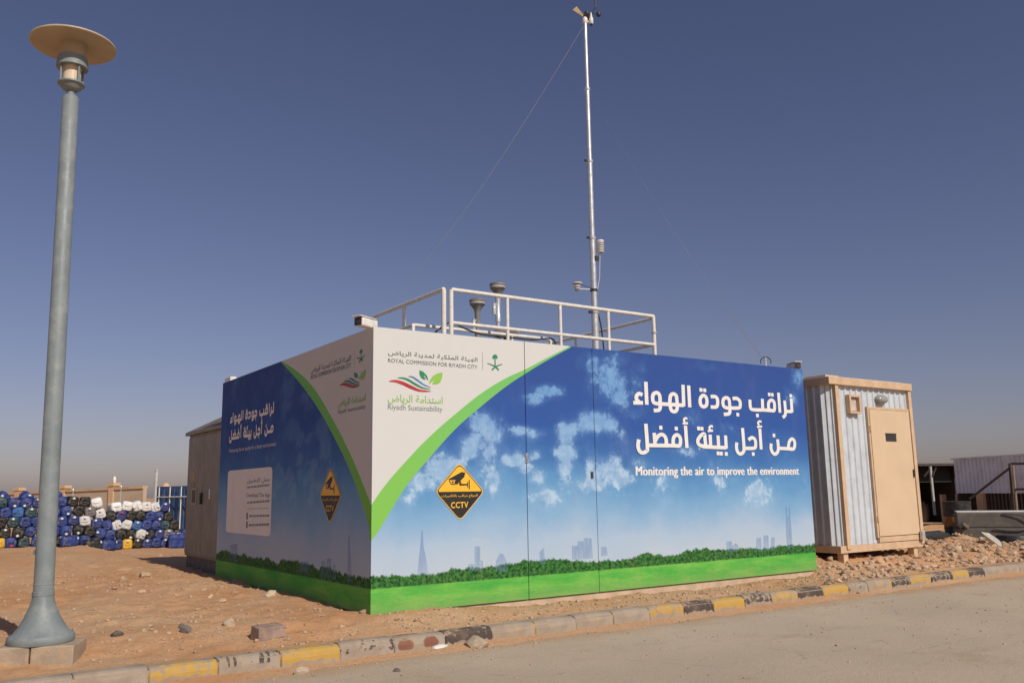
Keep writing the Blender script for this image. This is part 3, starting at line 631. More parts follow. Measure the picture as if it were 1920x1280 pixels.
rf = thing('roof_vent', (float(ony(950,625,1.6)[0]), 1.6, RZ), 'low round white flanged cap on the roof beside the taller sampler', 'vent'); zz = float(ony(950,618,1.6)[2])-RZ
MB().lathe([(.05,0),(.05,zz-.06)], n=14).build('vent_neck', M_dk, rf, True); MB().lathe([(.19,zz-.06),(.2,zz-.045),(.2,zz-.02),(.12,zz)], n=24).build('vent_cap', M_white, rf, True)
cb_ = thing('roof_cable', (0,0,0), 'black cable slung between guard rail and low pipe frame', 'cable')
pp = [ony(x, y, .95) for x, y in ((815,624),(832,610),(846,604),(870,615),(905,627),(960,633),(1000,637),(1030,634),(1040,640),(1042,650))]
MB().tube(crom([tuple(p) for p in pp], False, 4), .012, 6).build('cable_run', M_dk, cb_, True)
# mast
MY = 1.5; mp = ony(1117, 650, MY); mx_ = float(mp[0]); mt = float(ony(1091, 38, MY)[2])
ma = thing('weather_mast', (mx_, MY, RZ), 'tall thin steel telescopic mast with weather sensors rising from the station roof', 'mast'); hz = lambda py: zat(mx_, MY, py)-RZ
segs = [(RZ, 842, .052), (0, 442, .046), (0, 302, .040), (0, 166, .034), (0, 40, .028)]
zs = [0, hz(585), hz(446), hz(302), hz(167), hz(38)]; rs = [.058, .05, .044, .039, .033]
for k in range(5): MB().lathe([(rs[k], zs[k]), (rs[k], zs[k+1])], n=14).build('mast_section', M_steel, ma, True)
for k in range(1, 5): MB().lathe([(rs[k]+.012, zs[k]-.03), (rs[k]+.016, zs[k]-.02), (rs[k]+.016, zs[k]+.015), (rs[k], zs[k]+.02)], n=14).build('clamp', M_steel, ma, True)
for k in (1, 2, 3): MB().box(-.1, -.03, -.02, .02, zs[k]-.02, zs[k]+.005).build('guy_eye', M_dk, ma)
R3 = Vector(_r0)     # image right, horizontal
def sidept(d, z, dy=0.): return (R3.x*d, R3.y*d+dy, z)
# louvred radiation shield
zc = hz(462); c = sidept(.13, zc)
for k in range(6): MB().lathe([(.036, -.004), (.062, -.016), (.064, -.012), (.04, .01)], (c[0], c[1], c[2]-.09+k*.03), 16).build('shield_louvre', M_white, ma, True)
MB().lathe([(.034,-.1),(.034,.085)], c, 12).build('shield_core', M_dk, ma, True); MB().lathe([(.062,.075),(.055,.098),(.02,.11)], c, 16).build('shield_cap', M_white, ma, True)
MB().tube([(0,0,hz(485)), sidept(.06, hz(483)), sidept(.1, zc-.1)], .01, 6).build('sensor_arm', M_steel, ma, True); MB().box(c[0]-.11, c[0]-.04, c[1]-.0, c[1]+.05, hz(489), hz(481)).build('bracket', M_dk, ma)
MB().tube([sidept(.12, zc-.1), sidept(.1, hz(520)), sidept(.05, hz(548))], .005, 5).build('sensor_cable', M_white, ma, True)
# radiometer on an arm
zc = hz(533); c = sidept(-.27, zc)
for r, dz in ((.085,.02),(.06,-.03),(.045,-.065)): MB().lathe([(r*.7,-.008),(r,-.004),(r,.008),(r*.6,.016)], (c[0],c[1],c[2]+dz), 16).build('radiometer_disc', M_white, ma, True)
MB().lathe([(.03,-.1),(.035,.02)], c, 10).build('radiometer_body', M_inlet, ma, True)
MB().tube([sidept(-.25, zc-.07), (0,0,hz(543))], .011, 6).build('sensor_arm', M_white, ma, True); MB().tube([sidept(-.22, zc+.0), (0,0,hz(541))], .005, 5).build('sensor_cable', M_dk, ma, True)
MB().lathe([(.062,-.03),(.062,.01)], (0,0,hz(543)), 12).build('bracket', M_dk, ma, True); MB().box(-.12,-.05,-.03,.01,hz(588),hz(584)).build('guy_eye', M_dk, ma)
MB().tube([(.05,-.03,hz(588)), (.09,-.04,hz(610)), (.14,-.02,hz(640)), (.2,0,0)], .012, 6).build('mast_cable', M_dk, ma, True)
# wind vane and anemometer
zt = zs[5]; MB().lathe([(.04,-.06),(.045,-.05),(.045,.02),(.025,.05)], (0,0,zt), 12).build('vane_hub', M_white, ma, True)
v0 = Vector(sidept(-.02, zt+.05)); v1 = Vector(sidept(-.17, zt+.22)); nrm = Vector((0,0,1)).cross(v1-v0).normalized()*.006; wv_ = Vector(sidept(.035, .03))
MB().prism([v0-nrm, v0+wv_*.5-nrm, v1+wv_-nrm, v1-wv_-nrm], [v0+nrm, v0+wv_*.5+nrm, v1+wv_+nrm, v1-wv_+nrm]).build('vane_tail', mat('vane_tan', (.42, .3, .16), .5), ma)
MB().lathe([(.02,-.02),(.03,.0),(.02,.03)], sidept(.0, zt+.075), 10).build('vane_weight', M_dk, ma, True)
a = sidept(.105, zt); MB().lathe([(.02,-.08),(.036,-.06),(.036,.02),(.02,.06),(.012,.13)], a, 12).build('anemometer_body', M_white, ma, True); MB().lathe([(.022,-.1),(.03,-.08)], a, 10).build('anemometer_plug', M_dk, ma, True)
MB().tube([(0,0,zt-.03), (a[0],a[1],a[2]-.04)], .014, 6).build('cross_arm', M_white, ma, True)
for k, (d, h_, dy) in enumerate(((-.07,.1,.0),(.11,.065,-.03),(.02,.09,.12))):
    ce = (a[0]+R3.x*d, a[1]+R3.y*d+dy, a[2]+h_+.02); MB().lathe([(.008,-.045),(.034,-.03),(.044,0),(.034,.03),(.008,.045)], ce, 12).build('anemometer_cup', M_dk, ma, True); MB().tube([(a[0],a[1],a[2]+.12), ce], .006, 5).build('cup_arm', M_dk, ma, True)
# lightning rod
lr = sidept(.19, 0); MB().tube([(lr[0],lr[1],hz(16)), (lr[0],lr[1],hz(-40))], [.012,.024], 8).build('lightning_rod', M_dk, ma, True); MB().tube([(a[0],a[1],zt+.1), (lr[0],lr[1],hz(14))], .007, 5).build('rod_arm', M_dk, ma, True)
# guy wires
M_wire = mat('wire_grey', (.3, .3, .3), .7)
def wire(pts, r, label):
    o = thing('guy_wire', pts[0], label, 'wire'); p = crom([tuple(Vector(q)-Vector(pts[0])) for q in pts], False, 5); MB().tube(p, r if r > .0025 else list(.0004+.0052*np.linspace(0, 1, len(p))**1.6), 5).build('strand', M_wire, o, True)
g0 = (mx_-.02, MY, zat(mx_, MY, 48)); g1 = (1.2, 5.4, 3.3)
wire([tuple(np.array(g0)*(1-t)+np.array(g1)*t - np.array([0, 0, .55*math.sin(math.pi*t)])) for t in np.linspace(0, 1, 24)], .003, 'thin sagging guy wire from mast tip to the rear roof corner over the shaded side')
gR = tuple(ony(1436, 680, 1.2)); g2 = (mx_+.03, MY, zat(mx_, MY, 167))
wire([tuple(np.array(g2)*(1-t)+np.array(gR)*t - np.array([0, 0, .2*math.sin(math.pi*t)])) for t in np.linspace(0, 1, 24)], .0016, 'very thin guy wire from mast down to the roof end near the cabin')
cc = thing('cable_coil', gR, 'loose loop of black cable on the roof end near the cabin', 'cable'); rr_ = [(math.cos(t)*.13*math.cos(.9), math.cos(t)*-.05, .02+.085*math.sin(t)) for t in np.linspace(-.4, 3.6, 14)]
MB().tube(rr_, .009, 6).build('loop', M_dk, cc, True); MB().tube([(0,0,.1), (-.01,0,-.18)], .014, 6).build('anchor_post', M_steel, cc, True)
# security cameras
def seccam(px, py, y, yaw, label):
    b = ony(px, py, y); t = thing('security_camera', tuple(b), label, 'camera'); t.rotation_euler = (0, 0, yaw)
    hs = MB().box(-.06,.06,-.16,.14,-.05,.055).build('housing', M_white, t, bevel=.02); MB().box(-.066,.066,-.2,.1,.056,.068).build('sun_hood', M_white, t, bevel=.004)
    MB().box(-.05,.05,-.172,-.161,-.042,.046).build('front_glass', M_dk, t, bevel=.004); MB().lathe([(.03,0),(.028,.006)], (0,0,0), 14).build('lens', M_dk, t).matrix_local = Matrix.Translation((0,-.174,0)) @ Matrix.Rotation(math.pi/2, 4, 'X')
    MB().tube([(0,.05,-.05),(0,.09,-.12),(0,.14,-.2)], .022, 8).build('bracket', M_white, t, True)
seccam(688, 607, .12, math.radians(-62), 'white bullet security camera on the corner of the printed panels above the emblem'); seccam(1487, 688, .16, math.radians(-25), 'small security camera with dark lens on the roof edge end beside the cabin')
fl = thing('flood_light', tuple(onx(433, 713, .2)), 'small white flood light on the roof edge above the shaded slogan', 'flood light'); MB().box(-.06,.05,-.16,.16,-.05,.05).build('lamp_body', M_white, fl, bevel=.01); MB().box(-.02,.02,-.02,.02,-.2,-.05).build('bracket', M_white, fl)
# ------------------------------------------------------------------ steel cabinet behind the station
M_cab = mat('cabinet_olive_grey', (.205, .195, .15), .5, .08, 3, dirt=DUST, dirt_amt=.2); M_cab2 = mat('cabinet_base', (.13, .118, .095), .7, .15, dirt=DUST)
CX = .12; cy1 = float(onx(346, 1040, CX)[1]); cy0 = LL+.18; cz0 = float(onx(346,1040,CX)[2]); czt = float(onx(350,819,CX)[2])
cab = thing('equipment_cabinet', (CX, cy0, .3), 'olive grey steel equipment cabinet with sloped lid behind the station', 'cabinet')
def PC(o): o.parent = cab; o.matrix_parent_inverse = Matrix.Translation((-CX, -cy0, -.3)); return o
PC(MB().box(CX, CX+1.6, cy0, cy1, cz0, czt).build('cabinet_body', M_cab, bevel=.008)); PC(MB().box(CX+.03, CX+1.57, cy0+.03, cy1-.03, .1, cz0-.001).build('cabinet_base', M_cab2))
a0, a1 = cy0-.04, cy1+.06
PC(MB().prism([(CX-.07,a0,czt+.002),(CX+1.67,a0,czt+.002),(CX+1.67,a1,czt+.002),(CX-.07,a1,czt+.002)], [(CX-.07,a0,czt+.06),(CX+1.67,a0,czt+.06),(CX+1.67,a1,czt+.06),(CX-.07,a1,czt+.06)]).build('lid_rim', M_cab))
PC(MB().prism([(CX-.07,a0,czt+.061),(CX+1.67,a0,czt+.061),(CX+1.67,a1,czt+.061),(CX-.07,a1,czt+.061)], [(CX+.45,a0+.02,czt+.36),(CX+1.2,a0+.02,czt+.36),(CX+1.2,a1-.75,czt+.36),(CX+.45,a1-.75,czt+.36)]).build('sloped_lid', M_cab2))
ym = float(onx(381, 950, CX)[1])
for y0_, y1_ in ((cy0+.02, ym-.008), (ym+.008, cy1-.03)): PC(MB().box(CX-.018, CX-.001, y0_, y1_, cz0+.05, czt-.05).build('cabinet_door', M_cab, bevel=.004))
def onC(px, py, w_, h_, nm, m_, d=.03):
    p = onx(px, py, CX-.02); PC(MB().box(CX-.018-d, CX-.0185, p[1]-w_/2, p[1]+w_/2, p[2]-h_/2, p[2]+h_/2).build(nm, m_, bevel=.003))
onC(364, 930, .36, .31, 'meter_frame', mat('frame_tan', (.36, .3, .22), .6), .012); onC(364, 930, .24, .23, 'meter_window', M_dk, .016); onC(363, 893, .28, .15, 'label_plate', mat('plate_tan', (.38, .28, .17), .6), .004); onC(364, 910, .09, .14, 'label_plate', mat('plate_brown', (.28, .18, .1), .6), .004)
onC(378, 934, .09, .2, 'door_handle', M_dk, .04); onC(392.5, 926, .07, .17, 'tag_plate', M_white, .004)
# ------------------------------------------------------------------ cabin on legs
M_sheet = mat('corrugated_white', (.53, .57, .60), .45, .06, 4, dirt=(.4,.33,.26), dirt_amt=.3); M_beige = mat('beige_paint', (.63, .465, .30), .45, .03, 2, dirt=(.48,.34,.22), dirt_amt=.08)
M_beige2 = mat('beige_trim', (.60, .42, .26), .5, .08, 6, dirt=(.4,.26,.16), dirt_amt=.25)
HY = .10; hx0 = float(ony(1584, 1010, HY)[0]); hx1 = float(ony(1727, 1000, HY)[0]); hz0 = float(ony(1592, 1036, HY)[2]); hzt = float(ony(1561, 707, HY)[2]); hzr = float(ony(1562, 721, HY)[2])
hut = thing('portable_cabin', (hx0, HY, .25), 'small corrugated white portable cabin with beige door and trim on short legs', 'cabin')
def PH(o): o.parent = hut; o.matrix_parent_inverse = Matrix.Translation((-hx0, -HY, -.25)); return o
def HP(px, py): p = ony(px, py, HY); return float(p[0]), float(p[2])
D = 1.9; CH = .14
def corr(a, b, z0, z1, step=.135):
    """corrugated sheet from plan point a to b: raised trapezoid ribs"""
    a = np.array(a); b = np.array(b); L = np.linalg.norm(b-a); t = (b-a)/L; n = np.array([t[1], -t[0]]); k = max(1, int(round(L/step))); prof = []
    for i in range(k):
        s0 = L*i/k; w_ = L/k
        prof += [(s0, 0), (s0+w_*.55, 0), (s0+w_*.65, .022), (s0+w_*.9, .022)]
    prof.append((L, 0)); mb = MB(); pts = [a+t*s+n*h for s, h in prof]
    mb.add([(p[0], p[1], z0) for p in pts]+[(p[0], p[1], z1) for p in pts], [(i, i+1, len(pts)+i+1, len(pts)+i) for i in range(len(pts)-1)]); return mb
zb, zt_ = hz0+.12, hzr-.0
PH(corr((hx0-.12, HY+CH), (hx0+.02, HY+.03), zb, zt_, .09).build('corner_sheet', M_sheet)); PH(corr((hx0-.12, HY+D), (hx0-.12, HY+CH), zb, zt_, .15).build('side_sheet', M_sheet)); PH(corr((hx0+.06, HY+.03), (hx1-.04, HY+.03), zb, zt_, .165).build('front_sheet', M_sheet))
PH(MB().box(hx1-.04, hx1-.02, HY+.04, HY+D, zb, zt_).build('far_side_sheet', M_sheet)); PH(MB().box(hx0-.12, hx1-.05, HY+D-.02, HY+D, zb, zt_).build('rear_sheet', M_sheet))
PH(MB().box(hx0-.19, hx1+.03, HY-.07, HY+D+.05, hzr, hzt).build('roof_fascia', M_beige2, bevel=.006)); PH(MB().box(hx0-.1, hx1-.06, HY+.06, HY+D-.06, hzt+.0005, hzt+.03).build('roof_sheet', M_sheet))
rx, _z = HP(1562, 704); PH(MB().box(rx-.05, rx+.32, HY+.12, HY+.55, hzt+.0005, hzt+.06).build('roof_hatch', M_beige2, bevel=.004))
PH(MB().box(hx0-.15, hx1, HY-.02, HY+D, hz0, zb-.002).build('base_beam', M_beige2, bevel=.006))
PH(MB().box(hx0+.0, hx0+.09, HY-.045, HY+.028, hz0+.06, hzr-.002).build('corner_post', M_beige2, bevel=.004)); PH(MB().box(hx1-.07, hx1+.02, HY-.045, HY+.028, hz0+.06, hzr-.002).build('corner_post', M_beige2, bevel=.004))
dx0, dz1 = HP(1627, 767); dx1 = HP(1713, 900)[0]; dz0 = HP(1649, 1005)[1]
door = PH(MB().box(dx0, dx1, HY-.03, HY+.005, dz0, dz1).build('door', M_beige, bevel=.004))
def sub(o): o.parent = door; return o
fx = .045
for b_ in (MB().box(dx0-fx, dx0-.006, HY-.02, HY+.02, dz0-.02, dz1+fx), MB().box(dx0-.006, dx1+.012, HY-.02, HY+.02, dz1+.006, dz1+fx), MB().box(dx0-.006, dx1+.012, HY-.025, HY+.02, dz0-.10, dz0-.012)): PH(b_.build('door_frame', M_beige2))
vx, vz = HP(1667.5, 820.5); sub(MB().box(vx-.16, vx+.16, HY-.036, HY-.029, vz-.065, vz+.065).build('viewing_slot', M_dk)); sub(MB().box(vx-.17, vx+.17, HY-.04, HY-.03, vz+.066, vz+.078).build('slot_frame', M_blk))
lx, lz = HP(1711, 886); sub(MB().box(lx-.04, lx-.015, HY-.06, HY-.028, lz-.08, lz+.06).build('door_handle', M_dk, bevel=.004))
for py in (803, 972):
    q_ = HP(1629 if py < 900 else 1646, py); sub(MB().box(dx0-.03, dx0+.01, HY-.045, HY-.02, q_[1]-.05, q_[1]+.05).build('hinge', M_beige2))
wx0, wz1 = HP(1585, 740); wx1, wz0 = HP(1609, 776)
wr = PH(MB().box(wx0+.05, wx1-.05, HY-.012, HY-.005, wz0+.05, wz1-.05).build('window', mat('window_board', (.55, .48, .42), .5)))
for b_ in (MB().box(wx0, wx0+.045, HY-.075, HY+.0, wz0, wz1), MB().box(wx1-.045, wx1, HY-.075, HY+.0, wz0, wz1), MB().box(wx0+.045, wx1-.045, HY-.073, HY+.0, wz1-.035, wz1-.001), MB().box(wx0+.045, wx1-.045, HY-.073, HY+.0, wz0+.001, wz0+.035)): o = b_.build('window_frame', M_beige2); o.parent = wr
bx, bz = HP(1650, 749); bl = PH(MB().lathe([(.05,0),(.12,.005),(.12,.03),(.1,.075),(.05,.1),(.01,.105)], (0,0,0), 18).build('bulkhead_lamp', mat('lamp_glass', (.3,.3,.28), .25), smooth=True)); bl.matrix_parent_inverse = Matrix.Identity(4); bl.matrix_local = Matrix.Translation((bx-hx0, -.0, bz-.25)) @ Matrix.Diagonal((1.35,1,.7,1)) @ Matrix.Rotation(math.pi/2, 4, 'X')
for lx_ in (1584, 1716):
    for yy in (HY+.02, HY+D-.15):
        p = ony(lx_+4, 1040, HY); PH(MB().box(p[0]-.06, p[0]+.06, yy, yy+.12, .05, hz0-.001).build('leg', M_beige2))
PH(MB().box(hx1-.12, hx1-.03, HY-.10, HY-.046, hz0+.13, hz0+.28).build('corner_latch', M_steel, bevel=.006))
# ------------------------------------------------------------------ street lamp
M_lamp = mat('grey_green_paint', (.195, .225, .225), .55, .1, 4, dirt=(.36,.35,.32), dirt_amt=.4, bump=.15, bscale=25); M_cream = mat('cream_shade', (.42, .33, .22), .55, .07, 5)
LX, LY = -3.215, -.17; LZ = float(hgt(LX, LY, False))+.10
lamp = thing('street_lamp', (LX, LY, LZ), 'grey green street lamp with flat disc shade and flared bell base', 'street lamp')
lz_ = lambda py: zat(LX, LY, py)-LZ
MB().lathe([(.262,0),(.27,.02),(.268,.055),(.255,.075),(.225,.085),(.185,.14),(.14,.22),(.108,.3),(.09,.36),(.084,.41)], n=36).build('flared_base', M_lamp, lamp, True)
zp = lz_(181); MB().lathe([(.09,.395),(.09,.43),(.082,.435),(.073,zp-.02),(.064,zp)], n=28).build('pole', M_lamp, lamp, True)
tz = lz_(1034); tv = sidept(-.085, tz); MB().box(tv[0]-.02, tv[0]+.02, tv[1]-.02, tv[1]+.02, tz-.02, tz+.02).build('earth_tab', M_lamp, lamp, bevel=.003); MB().lathe([(.0805,lz_(1096)),(.084,lz_(1096)+.004),(.084,lz_(1096)+.012),(.0805,lz_(1096)+.016)], n=28, cap=False).build('weld_ring', M_lamp, lamp, True); z1 = lz_(160); k = z1-zp
MB().lathe([(.038,zp-.01),(.038,z1-.0)], n=18).build('neck', M_lamp, lamp, True)
zA = lz_(163); zB = lz_(126); zC = lz_(110); zD = lz_(78)
MB().lathe([(.04,zA-.05),(.085,zA-.025),(.1,zA+.01),(.122,zA+.02),(.122,zA+.035),(.08,zA+.036)], n=28).build('lower_bowl', M_lamp, lamp, True)
MB().lathe([(.078,zA+.03),(.082,zB-.0)], n=24).build('glass_cylinder', mat('frosted_glass', (.62,.5,.36), .3), lamp, True)
for a in range(4):
    t_ = math.radians(25+90*a); MB().tube([(.112*math.cos(t_), .112*math.sin(t_), zA+.03), (.112*math.cos(t_), .112*math.sin(t_), zB+.01)], .011, 8).build('cage_rod', M_lamp, lamp, True)
MB().lathe([(.09,zB-.005),(.142,zB-.012),(.142,zB+.0),(.135,zC-.0),(.12,zC+.003)], n=28).build('collar', M_lamp, lamp, True)
MB().lathe([(.118,zC),(.118,zD+.05)], n=24).build('shade_neck', M_cream, lamp, True)
dz = lz_(84); MB().lathe([(.10,dz-.004),(.3,dz-.012),(.372,dz-.02),(.384,dz-.012),(.381,dz+.004),(.3,dz+.03),(.08,dz+.06)], n=48).build('disc_shade', M_cream, lamp, True)
lamp.rotation_mode = 'QUATERNION'; lamp.rotation_quaternion = Quaternion(Vector((_f[0], _f[1], 0)).normalized(), math.radians(-1.0))
M_blk2 = mat('plinth_block', (.36, .28, .2), .9, .15, 7, bump=.5, dirt=DUST)
pb = thing('lamp_plinth', (LX, LY, LZ-.1), 'pair of concrete blocks under the flared lamp base', 'plinth'); rot = math.radians(-22)
for x0_, x1_ in ((-.29, -.02), (-.008, .33)): o = MB().box(x0_, x1_, -.25, .2, -.14, .101).build('block', M_blk2, pb, bevel=.012)
pb.rotation_euler = (0, 0, rot)
# ------------------------------------------------------------------ jerrycan pile
def jmat(name, c): return mat(name, c, .62, .12, 6, dirt=(.36,.29,.22), dirt_amt=.32, spec=.22, rnd=.22)
JM = {'b': (jmat('plastic_blue', (.018, .04, .17)), 'dark blue'), 'l': (jmat('plastic_light_blue', (.025, .11, .30)), 'light blue'), 't': (jmat('plastic_teal', (.015, .05, .065)), 'dark teal'), 'k': (jmat('plastic_black', (.016, .017, .017)), 'black'),
      'w': (jmat('plastic_white', (.68, .66, .63)), 'white'), 'y': (jmat('plastic_yellow', (.72, .42, .02)), 'yellow'), 'g': (jmat('plastic_grey', (.13, .12, .12)), 'grey')}
M_cap = mat('cap_white', (.72, .7, .66), .4); M_capr = mat('cap_red', (.6, .03, .06), .4)
def can_mesh():
    n = 20; prof = [(.0,.03,.5),(.0,.012,.80),(.012,0,.93),(.05,0,1),(.31,0,1),(.345,0,.95),(.368,0,.80),(.372,0,.4)]; vs = []; fs = []
    rings = [(.0,.55),(.008,.80),(.035,.95),(.07,1),(.13,1),(.14,.975),(.155,.975),(.165,1),(.25,1),(.26,.975),(.275,.975),(.285,1),(.33,1),(.355,.95),(.372,.8),(.374,.3)]
    for y, s in rings:
        for k in range(n):
            a = 2*math.pi*k/n; c, d = math.cos(a), math.sin(a); e = .46; vs.append((.133*s*math.copysign(abs(c)**e, c), y, .130*s*math.copysign(abs(d)**e, d)))
    for i in range(len(rings)-1):
        for k in range(n): fs.append((i*n+k, i*n+(k+1) % n, (i+1)*n+(k+1) % n, (i+1)*n+k))
    fs += [tuple(range(n-1,-1,-1)), tuple(range((len(rings)-1)*n, len(rings)*n))]
    me = bpy.data.meshes.new('can_body'); me.from_pydata(vs, [], fs); me.polygons.foreach_set('use_smooth', [True]*len(me.polygons)); me.update(); return me
def solo(mb, nm): me = bpy.data.meshes.new(nm); me.from_pydata(mb.v, [], mb.f); me.polygons.foreach_set('use_smooth', [True]*len(me.polygons)); me.update(); return me
CB = can_mesh(); hb = MB().tube([(-.06,.012,-.02),(-.05,-.006,-.02),(.0,-.010,-.02),(.05,-.006,-.02),(.06,.012,-.02)], .016, 8); hb.tube([(-.045,.012,.03),(-.03,-.003,.03),(.03,-.003,.03),(.045,.012,.03)], .010, 6); CHd = solo(hb, 'can_handle')
cp = MB(); cp.add([(.03*math.cos(2*math.pi*k/14), y, .075+.03*math.sin(2*math.pi*k/14)) for y in (.02, -.03) for k in range(14)], [(k, (k+1) % 14, 14+(k+1) % 14, 14+k) for k in range(14)]+[tuple(range(14, 28))]); CCp = solo(cp, 'can_cap')
meshes = {}
def can(loc, col, roll=0, yaw=0, pitch=0, cap='w', where='stacked in the pile before the beige wall', grp=None):
    m_, nm = JM[col]
    def mm(base, mt, key):
        if (key, mt.name) not in meshes: c = base.copy(); c.materials.clear(); c.materials.append(mt); meshes[(key, mt.name)] = c
        return meshes[(key, mt.name)]
    t = thing('jerrycan', loc, '%s plastic jerrycan %s' % (nm, where), 'jerrycan', grp or '%s jerrycans in the pile' % nm)
    t.rotation_euler = (Matrix.Rotation(yaw, 3, 'Z') @ Matrix.Rotation(pitch, 3, 'X') @ Matrix.Rotation(roll, 3, 'Y')).to_euler()
    for base, mt, key, nme in ((CB, m_, 'b', 'body'), (CHd, m_, 'h', 'handle'), (CCp, M_capr if cap == 'r' else (M_cap if cap == 'w' else m_), 'c', 'cap')):
        o = bpy.data.objects.new(nme, mm(base, mt, key)); COL.objects.link(o); o.parent = t
rows = ['btbkkkbbykbttkbbkbwkyk', 'tbkkbbbbkkbbkkwkbgkb', 'btktbbkbbwbbwwlbbtk', 'btblttbbkgwkbkkbbk', 'tltbbbbbkkwswwwwwb']
rows[0] = 'bbybtbtkbbkbbykbbbt'; pit = .262
def pile_y(x): return 15.35 + .48*max(0, x+.3) + .1*float(sstep(-.9, -1.6, np.array(x)))
for r_, row in enumerate(rows):
    x = -2.95 + .1*(r_ % 2)
    for i, c in enumerate(row):
        if c != 's':
            roll = random.choice([0, 0, 0, math.pi/2, -math.pi/2, math.pi])+random.uniform(-.35, .35) if r_ else random.choice([0, 0, math.pi])+random.uniform(-.1, .1)
            zz = float(hgt(x, pile_y(x), False))+.122+r_*.236+random.uniform(-.012, .012); red = (r_ == 0 and i == 3) or (r_ == 3 and i == 12)
            cc_ = 'b' if red else c; rw = ['bottom row', 'second row up', 'third row up', 'fourth row up', 'top row'][r_]
            can((x, pile_y(x)+random.uniform(-.05, .05)+r_*.03, zz+.008), cc_, roll, random.uniform(-.18, .18), random.uniform(-.06, .06), 'r' if red else ('w' if random.random() < .62 else 'n'),
                ('with a red cap in the %s of the pile' if red else 'in the %s of the pile by the wall') % rw, '%s jerrycans in the %s%s' % (JM[cc_][1], rw, ' with red cap' if red else ''))
        x += pit*random.uniform(.97, 1.05)
for x in (-2.35, -1.85, -1.2): can((x, pile_y(x)+.42, float(hgt(x, pile_y(x), False))+.122+4.5*.236), 'b', random.uniform(-1, 1), random.uniform(-.3, .3), .1, 'w', 'lying behind the top row of the pile', 'jerrycans behind the top row')
M_lbl = mat('paper_label', (.66, .64, .6), .6)
for px, c, yw, wh in ((152,'b',1.5,'lying on its side at the foot of the pile'),(205,'k',1.45,'lying on its side at the foot of the pile'),(243,'b',1.6,'with white label lying at the foot of the pile')):
    p = onz(px, 1021, .40); x_ = float(p[0]); can((x_-.19, pile_y(x_)-.33, float(hgt(x_, 15, False))+.124), c, .1, yw, 0, 'w', wh, 'loose jerrycans at the foot of the pile')
for px in (322, 338):
    p = onz(px, 1012, .4); x_ = float(p[0]); can((x_, pile_y(x_)-.32, float(hgt(x_, 15, False))+.374), 'b', 0, random.uniform(-.3,.3), -math.pi/2, 'w', 'standing upright at the end of the pile', 'upright jerrycans at the end of the pile')
# ------------------------------------------------------------------ perimeter wall etc. (left background)
M_wall = mat('beige_render', (.46, .36, .26), .9, .08, 1.2); M_cop = mat('wall_coping', (.5, .36, .22), .9, .08, 2); M_pil = mat('pillar_peach', (.58, .38, .22), .9, .08, 2)
ZW = float(atd(37, 921.5, 44)[2])
def wpt(px, py): 
    d = ray(px, py); k = (ZW-CAM[2])/d[2]; return (CAM+d*k)[:2]
w0, w1 = atd(37, 921.5, 44)[:2], atd(214, 913, 41.5)[:2]; dv = (w1-w0)/np.linalg.norm(w1-w0); wn_ = np.array([dv[1], -dv[0]]); ang = math.atan2(dv[1], dv[0])
sp = np.linalg.norm(w1-w0)/2
pw = thing('perimeter_wall', (w0[0], w0[1], .3), 'long low beige boundary wall with peach pillars behind the jerrycans', 'wall'); pw.rotation_euler = (0, -math.atan((float(atd(214,913,41.5)[2])-float(atd(37,921.5,44)[2]))/float(np.linalg.norm(w1-w0))), ang)
MB().box(-60, 2.62*sp, -.1, .1, -.6, ZW-.3-.12).build('wall_face', M_wall, pw); MB().box(-60, 2.62*sp, -.16, .16, ZW-.42, ZW-.3).build('coping', M_cop, pw)
for k in range(-5, 3): 
    MB().box(k*sp-.15, k*sp+.15, -.17, .17, -.6, ZW-.3+.06).build('pillar', M_pil, pw); MB().box(k*sp-.21, k*sp+.21, -.21, .21, ZW-.3+.0605, ZW-.3+.2).build('pillar_cap', M_pil, pw)
def farpole(px, pt, dist, r, label, m_, h0=-.3):
    b = atd(px, 950, dist); zt2 = float(atd(px, pt, dist)[2]); t = thing('pole', (b[0], b[1], h0), label, 'pole'); MB().lathe([(r*1.1, 0), (r, zt2-h0)], n=10).build('shaft', m_, t, True); return t, zt2-h0
M_pale = mat('pale_metal', (.5, .48, .43), .5); t, h = farpole(290.5, 882, 30, .05, 'pale post standing between boundary wall and blue container', M_pale); MB().lathe([(.062, h), (.062, h+.04)], n=10).build('cap', M_pale, t)
for px, pt in ((135, 918), (225, 912)): t, h = farpole(px, pt, 33, .015, 'very thin grey rod standing before the boundary wall', M_steel); t['group'] = 'thin rods before the wall'; MB().lathe([(.02, h), (.005, h+.05)], n=6).build('tip', M_steel, t)
bl0 = atd(217, 908, 36); wl_ = thing('wall_light', (bl0[0], bl0[1], ZW-.02), 'small white lamp on a pillar of the boundary wall', 'lamp'); k = (w1 + dv*0.0); wl_.location = (k[0], k[1], float(atd(214,913,41.5)[2])+.19); MB().lathe([(.06,0),(.08,.1),(.08,.22),(.03,.32)], n=10).build('lamp_globe', M_white, wl_, True)
